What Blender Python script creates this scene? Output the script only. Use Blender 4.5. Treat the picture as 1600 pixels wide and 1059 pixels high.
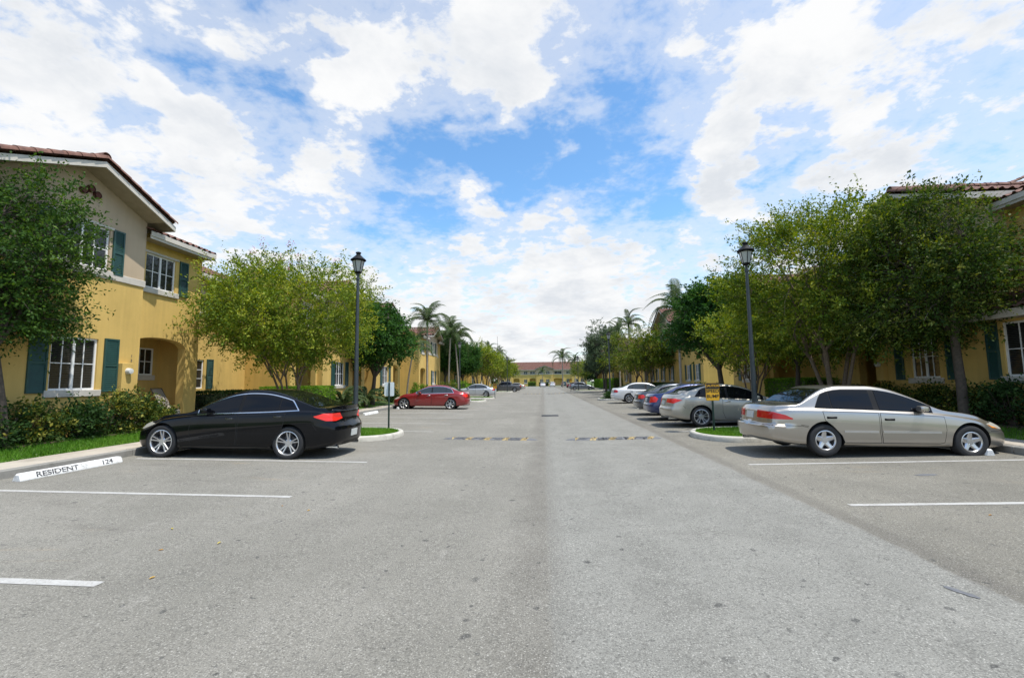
import bpy, bmesh, math, random
import numpy as np
from mathutils import Vector, Matrix, Euler
from mathutils.bvhtree import BVHTree
R = math.radians
for o in list(bpy.data.objects): bpy.data.objects.remove(o)
scene = bpy.context.scene
C = scene.collection
SL = .0165            # cross fall of the paving towards the middle gutter

# ---------------------------------------------------------------- camera
cam = bpy.data.objects.new('camera', bpy.data.cameras.new('camera'))
C.objects.link(cam); scene.camera = cam
cam.data.sensor_width = 36; cam.data.lens = 16.0
cam.data.clip_start = .1; cam.data.clip_end = 3000
_y, _p, _r = R(3.86), R(5.4), R(.75)
fw = Vector((-math.sin(_y)*math.cos(_p), math.cos(_y)*math.cos(_p), math.sin(_p)))
rt = fw.cross(Vector((0, 0, 1))).normalized(); up = rt.cross(fw)
r2 = math.cos(_r)*rt - math.sin(_r)*up; u2 = math.sin(_r)*rt + math.cos(_r)*up
cam.matrix_world = Matrix(((r2.x, u2.x, -fw.x, 0), (r2.y, u2.y, -fw.y, 0), (r2.z, u2.z, -fw.z, 1.72), (0, 0, 0, 1)))

# ---------------------------------------------------------------- view / world / sun
scene.view_settings.view_transform = 'Standard'; scene.view_settings.look = 'None'
scene.view_settings.exposure = 0.0; scene.view_settings.gamma = 1.0
SUN = Vector((.36, -.16, .92)).normalized()
sun = bpy.data.objects.new('sun', bpy.data.lights.new('sun', 'SUN')); C.objects.link(sun)
sun.data.energy = 5.0; sun.data.angle = R(.6); sun.data.color = (1, .955, .88)
sun.rotation_euler = SUN.to_track_quat('Z', 'Y').to_euler()
sun.location = (20, 10, 40)

world = bpy.data.worlds.new('World'); scene.world = world; world.use_nodes = True
wt = world.node_tree; wt.nodes.clear()
def wn(t, **k):
    n = wt.nodes.new(t)
    for a, b in k.items(): setattr(n, a, b)
    return n
def wmath(op, a, b=None, c=None, clamp=False):
    n = wn('ShaderNodeMath', operation=op, use_clamp=clamp)
    for i, v in enumerate((a, b, c)):
        if v is None: continue
        if isinstance(v, (int, float)): n.inputs[i].default_value = v
        else: wt.links.new(v, n.inputs[i])
    return n.outputs[0]
def wvm(op, a, b=None):
    n = wn('ShaderNodeVectorMath', operation=op)
    for i, v in enumerate((a, b)):
        if v is None: continue
        if isinstance(v, (tuple, list, Vector)): n.inputs[i].default_value = tuple(v)
        else: wt.links.new(v, n.inputs[i])
    return n
def wramp(v, a, b, lo=0., hi=1., interp='SMOOTHSTEP'):
    n = wn('ShaderNodeMapRange', interpolation_type=interp)
    wt.links.new(v, n.inputs[0])
    for i, x in enumerate((a, b, lo, hi)): n.inputs[i+1].default_value = x
    return n.outputs[0]
def wmix(f, a, b):
    n = wn('ShaderNodeMix', data_type='RGBA')
    for s, v in ((0, f), (6, a), (7, b)):
        if isinstance(v, (int, float)): n.inputs[s].default_value = v
        elif isinstance(v, tuple): n.inputs[s].default_value = v + (1,)
        else: wt.links.new(v, n.inputs[s])
    return n.outputs[2]
sky = wn('ShaderNodeTexSky', sky_type='NISHITA', sun_disc=False)
sky.sun_elevation = math.asin(SUN.z); sky.sun_rotation = math.atan2(SUN.x, SUN.y)
sky.air_density = 1.0; sky.dust_density = .6; sky.ozone_density = 1.5
tc = wn('ShaderNodeTexCoord'); D = wvm('NORMALIZE', tc.outputs['Generated']).outputs[0]
sep = wn('ShaderNodeSeparateXYZ'); wt.links.new(D, sep.inputs[0])
zz = wmath('MAXIMUM', sep.outputs[2], 0.0)
den = wmath('ADD', zz, .22)
cmb = wn('ShaderNodeCombineXYZ')
wt.links.new(wmath('DIVIDE', sep.outputs[0], den), cmb.inputs[0])
wt.links.new(wmath('DIVIDE', sep.outputs[1], den), cmb.inputs[1])
wt.links.new(wmath('MULTIPLY', zz, .6), cmb.inputs[2])
def wnoise(scale, detail, rough, dist=0., off=(0, 0, 0), vec=None):
    v = wvm('ADD', vec or cmb.outputs[0], off).outputs[0]
    n = wn('ShaderNodeTexNoise'); n.inputs['Scale'].default_value = scale
    n.inputs['Detail'].default_value = detail; n.inputs['Roughness'].default_value = rough
    n.inputs['Distortion'].default_value = dist; wt.links.new(v, n.inputs['Vector'])
    return n.outputs['Fac']
def skydir(px, py):
    return ((px-800)/711*r2 - (py-529.5)/711*u2 + fw).normalized()
# warped direction so that the large cloud banks get ragged edges
wcol = wn('ShaderNodeTexNoise'); wcol.inputs['Scale'].default_value = 3.2; wcol.inputs['Detail'].default_value = 5
wcol.inputs['Roughness'].default_value = .6
wt.links.new(cmb.outputs[0], wcol.inputs['Vector'])
wofs = wvm('SUBTRACT', wcol.outputs['Color'], (.5, .5, .5)).outputs[0]
wsc = wn('ShaderNodeVectorMath', operation='SCALE'); wt.links.new(wofs, wsc.inputs[0]); wsc.inputs[3].default_value = .30
DW = wvm('NORMALIZE', wvm('ADD', D, wsc.outputs[0]).outputs[0]).outputs[0]
LOBES = [  # photo direction, angular radius (deg), weight
 (150, 80, 15, .22), (50, 190, 9, .22), (230, 60, 8, .16), (470, 100, 7, .24), (560, 150, 6, .22), (675, 70, 12, .30), (850, 90, 10, .30), (835, 165, 5, .2),
 (260, 200, 4, .24), (425, 258, 6.5, .28), (550, 280, 5, .22), (650, 272, 3.4, .22), (740, 322, 3.6, .30), (350, 330, 3, .14), (310, 375, 8, .2),
 (1050, 35, 3, .16), (1225, 45, 5, .24), (1175, 175, 6, .26), (1285, 115, 7, .22), (1140, 275, 4.6, .34), (1340, 250, 5, .2), (1530, 130, 13, .20), (1400, 50, 9, .12),
 (950, 420, 9, .26), (1120, 335, 6, .24), (780, 480, 13, .22), (520, 430, 8, .18), (620, 510, 12, .14), (1330, 330, 8, .2), (1060, 180, 3, .12),
 (322, 78, 3.4, -.26), (385, 160, 5.5, -.26), (165, 170, 4, -.16), (435, 190, 4.5, -.16), (650, 205, 6, -.26), (625, 335, 6.5, -.20), (760, 230, 6, -.22),
 (925, 185, 6, -.32), (850, 262, 7, -.32), (980, 300, 6, -.24), (975, 100, 4, -.10), (1250, 215, 4, -.16), (1385, 160, 4, -.14), (560, 360, 4, -.12), (510, 55, 1.6, -.2)]
acc = None
for px, py, rad, w in LOBES:
    dt = wvm('DOT_PRODUCT', DW, skydir(px, py)).outputs['Value']
    l = wramp(dt, math.cos(R(rad*1.15)), math.cos(R(rad*.3)), 0, w*(.84 if w > 0 else .8))
    acc = l if acc is None else wmath('ADD', acc, l)
n1 = wnoise(1.7, 10, .58, .25, (3.1, 1.7, 0)); n2 = wnoise(5.6, 9, .62, .3, (7.3, .4, 2)); n3 = wnoise(22, 6, .6, .2, (1, 5, 2))
base = wmath('ADD', wmath('MULTIPLY', n1, .30), wmath('ADD', wmath('MULTIPLY', n2, .50), wmath('MULTIPLY', n3, .24)))
base = wmath('MULTIPLY_ADD', base, 1.9, -.46)
cov = wmath('ADD', base, acc)
cov = wmath('ADD', cov, wramp(sep.outputs[2], .38, .04, 0, .20))     # more cloud towards the horizon
mask = wramp(cov, .55, .86)
thin = wramp(cov, .30, .68, 0, .48)
maskf = wmath('MAXIMUM', mask, thin)
blue = wn('ShaderNodeHueSaturation'); blue.inputs['Saturation'].default_value = 1.16; blue.inputs['Value'].default_value = 2.45
wt.links.new(sky.outputs[0], blue.inputs['Color'])
hz = wramp(sep.outputs[2], .32, .0, 0, .55)
tint = wn('ShaderNodeMix', data_type='RGBA', blend_type='MULTIPLY'); tint.inputs[0].default_value = 1; wt.links.new(blue.outputs[0], tint.inputs[6]); tint.inputs[7].default_value = (.97, 1.09, 1.08, 1)
skyc = wmix(hz, tint.outputs[2], (7.2, 8.6, 9.7))
shade = wramp(wnoise(3.4, 8, .6, .2, (9, 2, 5)), .35, .72)
thick = wramp(cov, .62, .95)
shade = wmath('MULTIPLY', shade, thick)
cl = wmix(wmath('MULTIPLY', shade, .8), (10.5, 10.55, 10.6), (7.2, 7.7, 8.4))
fin = wmix(maskf, skyc, cl)
bg = wn('ShaderNodeBackground'); bg.inputs['Strength'].default_value = .094
wt.links.new(fin, bg.inputs['Color'])
out = wn('ShaderNodeOutputWorld'); wt.links.new(bg.outputs[0], out.inputs[0])

# ---------------------------------------------------------------- helpers
def tag(o, label=None, cat=None, group=None, kind=None):
    if label: o['label'] = label
    if cat: o['category'] = cat
    if group: o['group'] = group
    if kind: o['kind'] = kind
    return o
def thing(name, label, cat, loc=(0, 0, 0), rz=0, group=None):
    o = bpy.data.objects.new(name, None); C.objects.link(o)
    o.location = loc; o.rotation_euler = (0, 0, rz); o.empty_display_size = .2
    return tag(o, label, cat, group)
def link(name, me, parent=None, loc=None):
    o = bpy.data.objects.new(name, me); C.objects.link(o)
    if parent: o.parent = parent
    if loc is not None: o.location = loc
    return o
def copy_tree(o, parent=None):
    c = o.copy(); C.objects.link(c)
    if parent: c.parent = parent
    for ch in list(o.children): copy_tree(ch, c)
    return c
class MB:
    """collects boxes, bars, tubes into one mesh"""
    def __init__(s): s.v = []; s.f = []; s.m = []; s.cur = 0
    def add(s, vs, fs):
        n = len(s.v); s.v += [tuple(v) for v in vs]; s.f += [tuple(i+n for i in f) for f in fs]; s.m += [s.cur]*len(fs); return s
    def box(s, x0, x1, y0, y1, z0, z1, bev=0):
        if x0 > x1: x0, x1 = x1, x0
        if y0 > y1: y0, y1 = y1, y0
        if not bev:
            return s.add([(x0,y0,z0),(x1,y0,z0),(x1,y1,z0),(x0,y1,z0),(x0,y0,z1),(x1,y0,z1),(x1,y1,z1),(x0,y1,z1)],
                         [(3,2,1,0),(4,5,6,7),(0,1,5,4),(1,2,6,5),(2,3,7,6),(3,0,4,7)])
        b = bev; vs = []; 
        for (z, i) in ((z0, b), (z0+b, 0), (z1-b, 0), (z1, b)):
            c = b if i else 0
            for (x, y) in ((x0+b,y0+c),(x1-b,y0+c),(x1-c,y0+b),(x1-c,y1-b),(x1-b,y1-c),(x0+b,y1-c),(x0+c,y1-b),(x0+c,y0+b)):
                vs.append((x, y, z))
        fs = [tuple(range(7, -1, -1)), tuple(range(24, 32))]
        for k in range(3):
            for j in range(8): fs.append((k*8+j, k*8+(j+1) % 8, k*8+8+(j+1) % 8, k*8+8+j))
        return s.add(vs, fs)
    def tube(s, pts, rad, n=8, cap=True):
        pts = [Vector(p) for p in pts]
        if not isinstance(rad, (list, tuple)): rad = [rad]*len(pts)
        vs = []; fs = []
        t0 = (pts[1]-pts[0]).normalized()
        ref = Vector((0, 0, 1)) if abs(t0.z) < .9 else Vector((1, 0, 0))
        for i, p in enumerate(pts):
            t = (pts[min(i+1, len(pts)-1)]-pts[max(i-1, 0)]).normalized()
            a = t.cross(ref)
            if a.length < 1e-4: a = t.cross(Vector((0, 1, 0)))
            a.normalize(); b = t.cross(a)
            for k in range(n):
                th = 2*math.pi*k/n; vs.append(p + rad[i]*(math.cos(th)*a + math.sin(th)*b))
        for i in range(len(pts)-1):
            for k in range(n): fs.append((i*n+k, i*n+(k+1) % n, (i+1)*n+(k+1) % n, (i+1)*n+k))
        if cap: fs += [tuple(range(n-1, -1, -1)), tuple((len(pts)-1)*n+k for k in range(n))]
        return s.add(vs, fs)
    def lathe(s, prof, n=24, origin=(0, 0, 0), axis='z', cap=True):
        vs = []; fs = []
        for (r, h) in prof:
            for k in range(n):
                th = 2*math.pi*k/n; c, d = r*math.cos(th), r*math.sin(th)
                p = (c, d, h) if axis == 'z' else ((h, c, d) if axis == 'x' else (c, h, d))
                vs.append((p[0]+origin[0], p[1]+origin[1], p[2]+origin[2]))
        for i in range(len(prof)-1):
            for k in range(n): fs.append((i*n+k, i*n+(k+1) % n, (i+1)*n+(k+1) % n, (i+1)*n+k))
        if cap: fs += [tuple(range(n-1, -1, -1)), tuple((len(prof)-1)*n+k for k in range(n))]
        return s.add(vs, fs)
    def mesh(s, name, mats, smooth=False, normals=True, sharp=40):
        me = bpy.data.meshes.new(name); me.from_pydata(s.v, [], s.f)
        if not isinstance(mats, (list, tuple)): mats = [mats]
        for m in mats: me.materials.append(m)
        if len(mats) > 1: me.polygons.foreach_set('material_index', s.m)
        if normals:
            bm = bmesh.new(); bm.from_mesh(me); bmesh.ops.recalc_face_normals(bm, faces=bm.faces); bm.to_mesh(me); bm.free()
        if smooth:
            me.shade_smooth(); me.set_sharp_from_angle(angle=R(sharp))
        me.update(); return me
    def build(s, name, mats, parent=None, smooth=False, loc=None, **k):
        return link(name, s.mesh(name, mats, smooth, **k), parent, loc)
def np_mesh(name, V, F, mat, tint=None, smooth=False):
    """V (n,3), F (m,k) arrays"""
    me = bpy.data.meshes.new(name); V = np.asarray(V, np.float32); F = np.asarray(F, np.int32)
    me.vertices.add(len(V)); me.vertices.foreach_set('co', V.ravel())
    k = F.shape[1]; me.loops.add(F.size); me.loops.foreach_set('vertex_index', F.ravel())
    me.polygons.add(len(F)); me.polygons.foreach_set('loop_start', np.arange(0, F.size, k, dtype=np.int32))
    if tint is not None:
        a = me.attributes.new('tint', 'FLOAT', 'FACE'); a.data.foreach_set('value', np.asarray(tint, np.float32))
    for m in (mat if isinstance(mat, (list, tuple)) else [mat]): me.materials.append(m)
    me.update(calc_edges=True); me.validate()
    if smooth: me.shade_smooth()
    return me

# ---------------------------------------------------------------- materials
def new_mat(name):
    m = bpy.data.materials.new(name); m.use_nodes = True; nt = m.node_tree
    return m, nt, nt.nodes['Principled BSDF']
def N(nt, t, **k):
    n = nt.nodes.new(t)
    for a, b in k.items():
        if a in n.inputs: n.inputs[a].default_value = b
        else: setattr(n, a, b)
    return n
def simple(name, col, rough=.6, metal=0., coat=0., var=.12, scale=6., bump=0., bscale=60., spec=.5, coatr=.03):
    m, nt, p = new_mat(name); p.inputs['Roughness'].default_value = rough; p.inputs['Metallic'].default_value = metal
    p.inputs['Coat Weight'].default_value = coat; p.inputs['Coat Roughness'].default_value = coatr
    p.inputs['Specular IOR Level'].default_value = spec
    tcn = N(nt, 'ShaderNodeTexCoord'); n = N(nt, 'ShaderNodeTexNoise', Scale=scale, Detail=6., Roughness=.65)
    nt.links.new(tcn.outputs['Object'], n.inputs['Vector'])
    r = N(nt, 'ShaderNodeValToRGB'); nt.links.new(n.outputs['Fac'], r.inputs[0])
    r.color_ramp.elements[0].position = .3; r.color_ramp.elements[1].position = .7
    r.color_ramp.elements[0].color = tuple(c*(1-var) for c in col)+(1,)
    r.color_ramp.elements[1].color = tuple(min(1, c*(1+var)) for c in col)+(1,)
    nt.links.new(r.outputs[0], p.inputs['Base Color'])
    if bump:
        b = N(nt, 'ShaderNodeBump', Strength=bump, Distance=.01); n2 = N(nt, 'ShaderNodeTexNoise', Scale=bscale, Detail=4.)
        nt.links.new(tcn.outputs['Object'], n2.inputs['Vector']); nt.links.new(n2.outputs['Fac'], b.inputs['Height'])
        nt.links.new(b.outputs[0], p.inputs['Normal'])
    return m
def stucco(name, col, var=.10):
    """painted stucco with sand texture, soft mottling and faint vertical streaks"""
    m, nt, p = new_mat(name); p.inputs['Roughness'].default_value = .88; p.inputs['Specular IOR Level'].default_value = .25
    tcn = N(nt, 'ShaderNodeTexCoord')
    big = N(nt, 'ShaderNodeTexNoise', Scale=.8, Detail=7., Roughness=.65); nt.links.new(tcn.outputs['Object'], big.inputs['Vector'])
    mp = N(nt, 'ShaderNodeMapping'); mp.inputs['Scale'].default_value = (5, 5, .35); nt.links.new(tcn.outputs['Object'], mp.inputs[0])
    st = N(nt, 'ShaderNodeTexNoise', Scale=1., Detail=6., Roughness=.6); nt.links.new(mp.outputs[0], st.inputs['Vector'])
    fine = N(nt, 'ShaderNodeTexNoise', Scale=70., Detail=4.); nt.links.new(tcn.outputs['Object'], fine.inputs['Vector'])
    a = N(nt, 'ShaderNodeMath', operation='MULTIPLY'); a.inputs[1].default_value = .5; nt.links.new(big.outputs['Fac'], a.inputs[0])
    b = N(nt, 'ShaderNodeMath', operation='MULTIPLY_ADD'); b.inputs[1].default_value = .42
    nt.links.new(st.outputs['Fac'], b.inputs[0]); nt.links.new(a.outputs[0], b.inputs[2])
    c = N(nt, 'ShaderNodeMath', operation='MULTIPLY_ADD'); c.inputs[1].default_value = .15
    nt.links.new(fine.outputs['Fac'], c.inputs[0]); nt.links.new(b.outputs[0], c.inputs[2])
    r = N(nt, 'ShaderNodeValToRGB'); nt.links.new(c.outputs[0], r.inputs[0])
    r.color_ramp.elements[0].position = .34; r.color_ramp.elements[1].position = .62
    r.color_ramp.elements[0].color = tuple(x*(1-var*1.6) for x in col)+(1,)
    r.color_ramp.elements[1].color = tuple(min(1, x*(1+var)) for x in col)+(1,)
    nt.links.new(r.outputs[0], p.inputs['Base Color'])
    bp = N(nt, 'ShaderNodeBump', Strength=.35, Distance=.006); nt.links.new(fine.outputs['Fac'], bp.inputs['Height']); nt.links.new(bp.outputs[0], p.inputs['Normal'])
    return m
def leafmat(name, dark, mid, light, trans=.30, rough=.5):
    m, nt, p = new_mat(name); p.inputs['Roughness'].default_value = .6; p.inputs['Specular IOR Level'].default_value = .16
    at = N(nt, 'ShaderNodeAttribute', attribute_name='tint')
    r = N(nt, 'ShaderNodeValToRGB'); nt.links.new(at.outputs['Fac'], r.inputs[0])
    r.color_ramp.elements[0].color = dark+(1,); r.color_ramp.elements[1].color = light+(1,)
    e = r.color_ramp.elements.new(.5); e.color = mid+(1,)
    nt.links.new(r.outputs[0], p.inputs['Base Color'])
    t = N(nt, 'ShaderNodeBsdfTranslucent'); 
    hs = N(nt, 'ShaderNodeHueSaturation', Hue=.485, Saturation=1.15, Value=1.5); nt.links.new(r.outputs[0], hs.inputs['Color']); nt.links.new(hs.outputs[0], t.inputs[0])
    mx = N(nt, 'ShaderNodeMixShader'); mx.inputs[0].default_value = trans
    nt.links.new(p.outputs[0], mx.inputs[1]); nt.links.new(t.outputs[0], mx.inputs[2])
    nt.links.new(mx.outputs[0], nt.nodes['Material Output'].inputs[0])
    return m
def paint(name, col, metal=.0, rough=.35, coat=1., flake=.0, dust=.06, spec=.5):
    m, nt, p = new_mat(name); p.inputs['Specular IOR Level'].default_value = spec; p.inputs['Metallic'].default_value = metal
    p.inputs['Coat Weight'].default_value = coat; p.inputs['Coat Roughness'].default_value = .04
    tcn = N(nt, 'ShaderNodeTexCoord'); n = N(nt, 'ShaderNodeTexNoise', Scale=2.2, Detail=7., Roughness=.6); nt.links.new(tcn.outputs['Object'], n.inputs['Vector'])
    # dust low on the body
    sp = N(nt, 'ShaderNodeSeparateXYZ'); nt.links.new(tcn.outputs['Object'], sp.inputs[0])
    mr = N(nt, 'ShaderNodeMapRange'); nt.links.new(sp.outputs[2], mr.inputs[0]); mr.inputs[1].default_value = .15; mr.inputs[2].default_value = .6; mr.inputs[3].default_value = 1; mr.inputs[4].default_value = .15
    mu = N(nt, 'ShaderNodeMath', operation='MULTIPLY'); nt.links.new(n.outputs['Fac'], mu.inputs[0]); nt.links.new(mr.outputs[0], mu.inputs[1])
    m2 = N(nt, 'ShaderNodeMath', operation='MULTIPLY'); nt.links.new(mu.outputs[0], m2.inputs[0]); m2.inputs[1].default_value = dust*4
    mx = N(nt, 'ShaderNodeMix', data_type='RGBA'); nt.links.new(m2.outputs[0], mx.inputs[0]); mx.inputs[6].default_value = col+(1,); mx.inputs[7].default_value = (.22, .20, .17, 1)
    nt.links.new(mx.outputs[2], p.inputs['Base Color'])
    ra = N(nt, 'ShaderNodeMapRange'); nt.links.new(n.outputs['Fac'], ra.inputs[0]); ra.inputs[3].default_value = rough*.85; ra.inputs[4].default_value = rough*1.15
    nt.links.new(ra.outputs[0], p.inputs['Roughness'])
    return m
M = {}
M['yellow'] = stucco('yellow_stucco', (.59, .405, .13), .11)
M['tan'] = stucco('tan_stucco', (.46, .36, .25), .07)
M['trim'] = simple('white_trim', (.54, .50, .44), .7, var=.12, scale=3)
M['shutter'] = simple('green_shutter', (.024, .074, .066), .45, var=.15)
M['frame'] = simple('window_frame_white', (.78, .78, .77), .4, var=.04)
M['wood'] = simple('soffit', (.36, .29, .20), .8)
M['concrete'] = simple('concrete', (.42, .39, .34), .9, var=.2, scale=2.5, bump=.4, bscale=90)
M['walk'] = simple('sidewalk_concrete', (.46, .41, .34), .9, var=.16, scale=1.2, bump=.4, bscale=90)
M['curbgrey'] = simple('curb_concrete', (.27, .26, .235), .9, var=.25, scale=3, bump=.4, bscale=70)
M['curbpale'] = simple('pale_curb_concrete', (.50, .48, .42), .9, var=.18, scale=3, bump=.4, bscale=70)
M['whitepaint'] = simple('white_paint_worn', (.74, .74, .72), .7, var=.12, scale=9, bump=.3)
M['black'] = simple('black_plastic', (.010, .010, .011), .5, spec=.2)
M['text'] = simple('dark_lettering', (.06, .06, .065), .8, var=.9, scale=35)
M['rubber'] = simple('tyre_rubber', (.022, .022, .023), .75, var=.2, bump=.2)
M['alloy'] = simple('alloy', (.62, .62, .63), .28, metal=.9, var=.05)
M['darkalloy'] = simple('dark_metal', (.06, .06, .065), .45, metal=.6)
M['chrome'] = simple('chrome', (.85, .86, .87), .14, metal=1., var=.02)
M['under'] = simple('underbody', (.012, .012, .012), .9)
M['poleg'] = simple('lamp_pole_paint', (.035, .045, .05), .45, var=.2)
M['pole2'] = simple('sign_pole_green', (.02, .045, .035), .5)
M['signy'] = simple('sign_yellow', (.80, .42, .02), .5, var=.04)
M['signw'] = simple('sign_back_white', (.76, .80, .80), .45, var=.04)
M['bark'] = simple('bark', (.17, .125, .09), .9, var=.35, scale=14, bump=.7, bscale=40)
M['barkd'] = simple('bark_dark', (.085, .068, .052), .95, var=.35, scale=12, bump=.8, bscale=30)
M['palmbark'] = simple('palm_bark', (.30, .26, .21), .9, var=.25, scale=10, bump=.6)
M['mulch'] = simple('mulch', (.07, .045, .03), .95, var=.4, scale=30, bump=.8)
M['fabric'] = simple('canvas', (.40, .36, .30), .9, var=.1)
M['meter'] = simple('meter_grey', (.62, .62, .6), .35, var=.05)
M['clay'] = simple('clay_pipe', (.10, .03, .022), .8)
M['bumpgrey'] = simple('speed_bump_grey', (.13, .135, .145), .75, var=.25, scale=12)
M['bumpyel'] = simple('speed_bump_yellow', (.42, .31, .13), .85, var=.4, scale=18)
M['door'] = simple('dark_door', (.045, .03, .022), .5)
M['plate'] = simple('licence_plate', (.55, .57, .55), .4, var=.25, scale=40)
def scuffed(m, col, lo, hi, scale, amt=.8):
    nt = m.node_tree; p = nt.nodes['Principled BSDF']; tcn = N(nt, 'ShaderNodeTexCoord')
    n = N(nt, 'ShaderNodeTexNoise', Scale=scale, Detail=8., Roughness=.75); nt.links.new(tcn.outputs['Object'], n.inputs['Vector'])
    mr = N(nt, 'ShaderNodeMapRange'); nt.links.new(n.outputs['Fac'], mr.inputs[0]); mr.inputs[1].default_value = lo; mr.inputs[2].default_value = hi; mr.inputs[4].default_value = amt
    old = p.inputs['Base Color'].links[0].from_socket; mx = N(nt, 'ShaderNodeMix', data_type='RGBA'); nt.links.new(mr.outputs[0], mx.inputs[0]); nt.links.new(old, mx.inputs[6]); mx.inputs[7].default_value = col+(1,)
    nt.links.new(mx.outputs[2], p.inputs['Base Color'])
M['whiteline'] = simple('line_white', (.50, .50, .48), .8, var=.15, scale=9)
scuffed(M['whitepaint'], (.30, .29, .27), .52, .66, 7.)
scuffed(M['curbpale'], (.20, .19, .16), .50, .68, 3.5, .7); scuffed(M['curbgrey'], (.12, .115, .10), .48, .66, 3., .7); scuffed(M['walk'], (.25, .22, .17), .50, .70, 1.6, .6)
scuffed(M['bumpyel'], (.13, .125, .12), .50, .60, 16., .85); scuffed(M['bumpgrey'], (.20, .20, .20), .52, .66, 9., .6)
scuffed(M['text'], (.60, .60, .58), .54, .62, 28., .9)
def glassy(name, col, rough=.04, spec=.6):
    m, nt, p = new_mat(name); p.inputs['Base Color'].default_value = col+(1,); p.inputs['Roughness'].default_value = rough
    p.inputs['Specular IOR Level'].default_value = spec
    tcn = N(nt, 'ShaderNodeTexCoord'); n = N(nt, 'ShaderNodeTexNoise', Scale=1.3, Detail=2.); nt.links.new(tcn.outputs['Object'], n.inputs['Vector'])
    b = N(nt, 'ShaderNodeBump', Strength=.06, Distance=.05); nt.links.new(n.outputs['Fac'], b.inputs['Height']); nt.links.new(b.outputs[0], p.inputs['Normal'])
    return m
M['glass'] = glassy('tinted_glass', (.004, .0045, .006), .03, .32)
M['glassl'] = glassy('light_tint_glass', (.035, .045, .05), .03, .6)
M['lamp_glass'] = glassy('lamp_glass', (.42, .43, .41), .15, .5)
M['red'] = glassy('tail_light_red', (.50, .015, .012), .10, .6)
M['redl'] = glassy('tail_light_bright_red', (.80, .03, .02), .12, .6)
M['head'] = glassy('headlight', (.42, .40, .34), .08, .7)
M['amber'] = glassy('amber_lens', (.75, .25, .02), .1, .6)
# window panes of the houses: dark room with a faint blind behind
def housepane():
    m, nt, p = new_mat('house_pane'); p.inputs['Roughness'].default_value = .06; p.inputs['Specular IOR Level'].default_value = .5
    tcn = N(nt, 'ShaderNodeTexCoord'); w = N(nt, 'ShaderNodeTexWave', Scale=7., Distortion=0.); w.bands_direction = 'Z'
    nt.links.new(tcn.outputs['Object'], w.inputs['Vector'])
    n = N(nt, 'ShaderNodeTexNoise', Scale=.7, Detail=1.); nt.links.new(tcn.outputs['Object'], n.inputs['Vector'])
    mu = N(nt, 'ShaderNodeMath', operation='MULTIPLY'); nt.links.new(w.outputs['Fac'], mu.inputs[0]); nt.links.new(n.outputs['Fac'], mu.inputs[1])
    r = N(nt, 'ShaderNodeValToRGB'); nt.links.new(mu.outputs[0], r.inputs[0])
    r.color_ramp.elements[0].color = (.010, .011, .012, 1); r.color_ramp.elements[1].color = (.055, .055, .052, 1)
    nt.links.new(r.outputs[0], p.inputs['Base Color']); return m
M['pane'] = housepane()
def tilemat():
    m, nt, p = new_mat('clay_roof_tile'); p.inputs['Roughness'].default_value = .8
    tcn = N(nt, 'ShaderNodeTexCoord'); n = N(nt, 'ShaderNodeTexNoise', Scale=4.5, Detail=8., Roughness=.7); nt.links.new(tcn.outputs['Object'], n.inputs['Vector'])
    r = N(nt, 'ShaderNodeValToRGB'); nt.links.new(n.outputs['Fac'], r.inputs[0])
    r.color_ramp.elements[0].position = .3; r.color_ramp.elements[0].color = (.075, .04, .032, 1)
    r.color_ramp.elements[1].position = .75; r.color_ramp.elements[1].color = (.26, .145, .11, 1)
    e = r.color_ramp.elements.new(.52); e.color = (.165, .075, .052, 1)
    nt.links.new(r.outputs[0], p.inputs['Base Color']); return m
M['tile'] = tilemat()
L_ = {
 'crape': leafmat('crape_leaf', (.06, .11, .013), (.15, .22, .024), (.38, .40, .055)),
 'crapem': leafmat('crape_leaf_fresh', (.05, .10, .012), (.13, .195, .02), (.33, .35, .05)),
 'craped': leafmat('dark_olive_leaf', (.022, .05, .009), (.055, .10, .016), (.17, .19, .035)),
 'craper': leafmat('crape_leaf_olive', (.05, .095, .012), (.11, .165, .02), (.27, .27, .05)),
 'dark': leafmat('oak_leaf', (.020, .055, .012), (.045, .10, .018), (.11, .19, .03)),
 'deep': leafmat('mahogany_leaf', (.022, .065, .016), (.04, .11, .022), (.08, .18, .035)),
 'grey': leafmat('grey_green_leaf', (.035, .06, .03), (.07, .105, .055), (.14, .19, .10)),
 'palm': leafmat('palm_leaf', (.025, .05, .018), (.055, .095, .035), (.15, .17, .07)),
 'hedge': leafmat('hedge_leaf', (.05, .13, .012), (.12, .26, .025), (.26, .42, .04)),
 'hedged': leafmat('dark_hedge_leaf', (.015, .04, .012), (.03, .07, .018), (.06, .12, .03)),  # darker green leaf for the dark hedges and shrubs
 'croton': leafmat('variegated_leaf', (.018, .05, .012), (.07, .11, .022), (.36, .33, .06)),
 'grass': leafmat('grass_blade', (.05, .14, .012), (.09, .22, .02), (.17, .31, .035), .3),
 'flower': leafmat('pink_blossom', (.45, .12, .25), (.6, .22, .36), (.7, .35, .45)),
 'dry': leafmat('fallen_leaf', (.40, .20, .06), (.55, .33, .07), (.60, .52, .10), .2),
}
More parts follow.
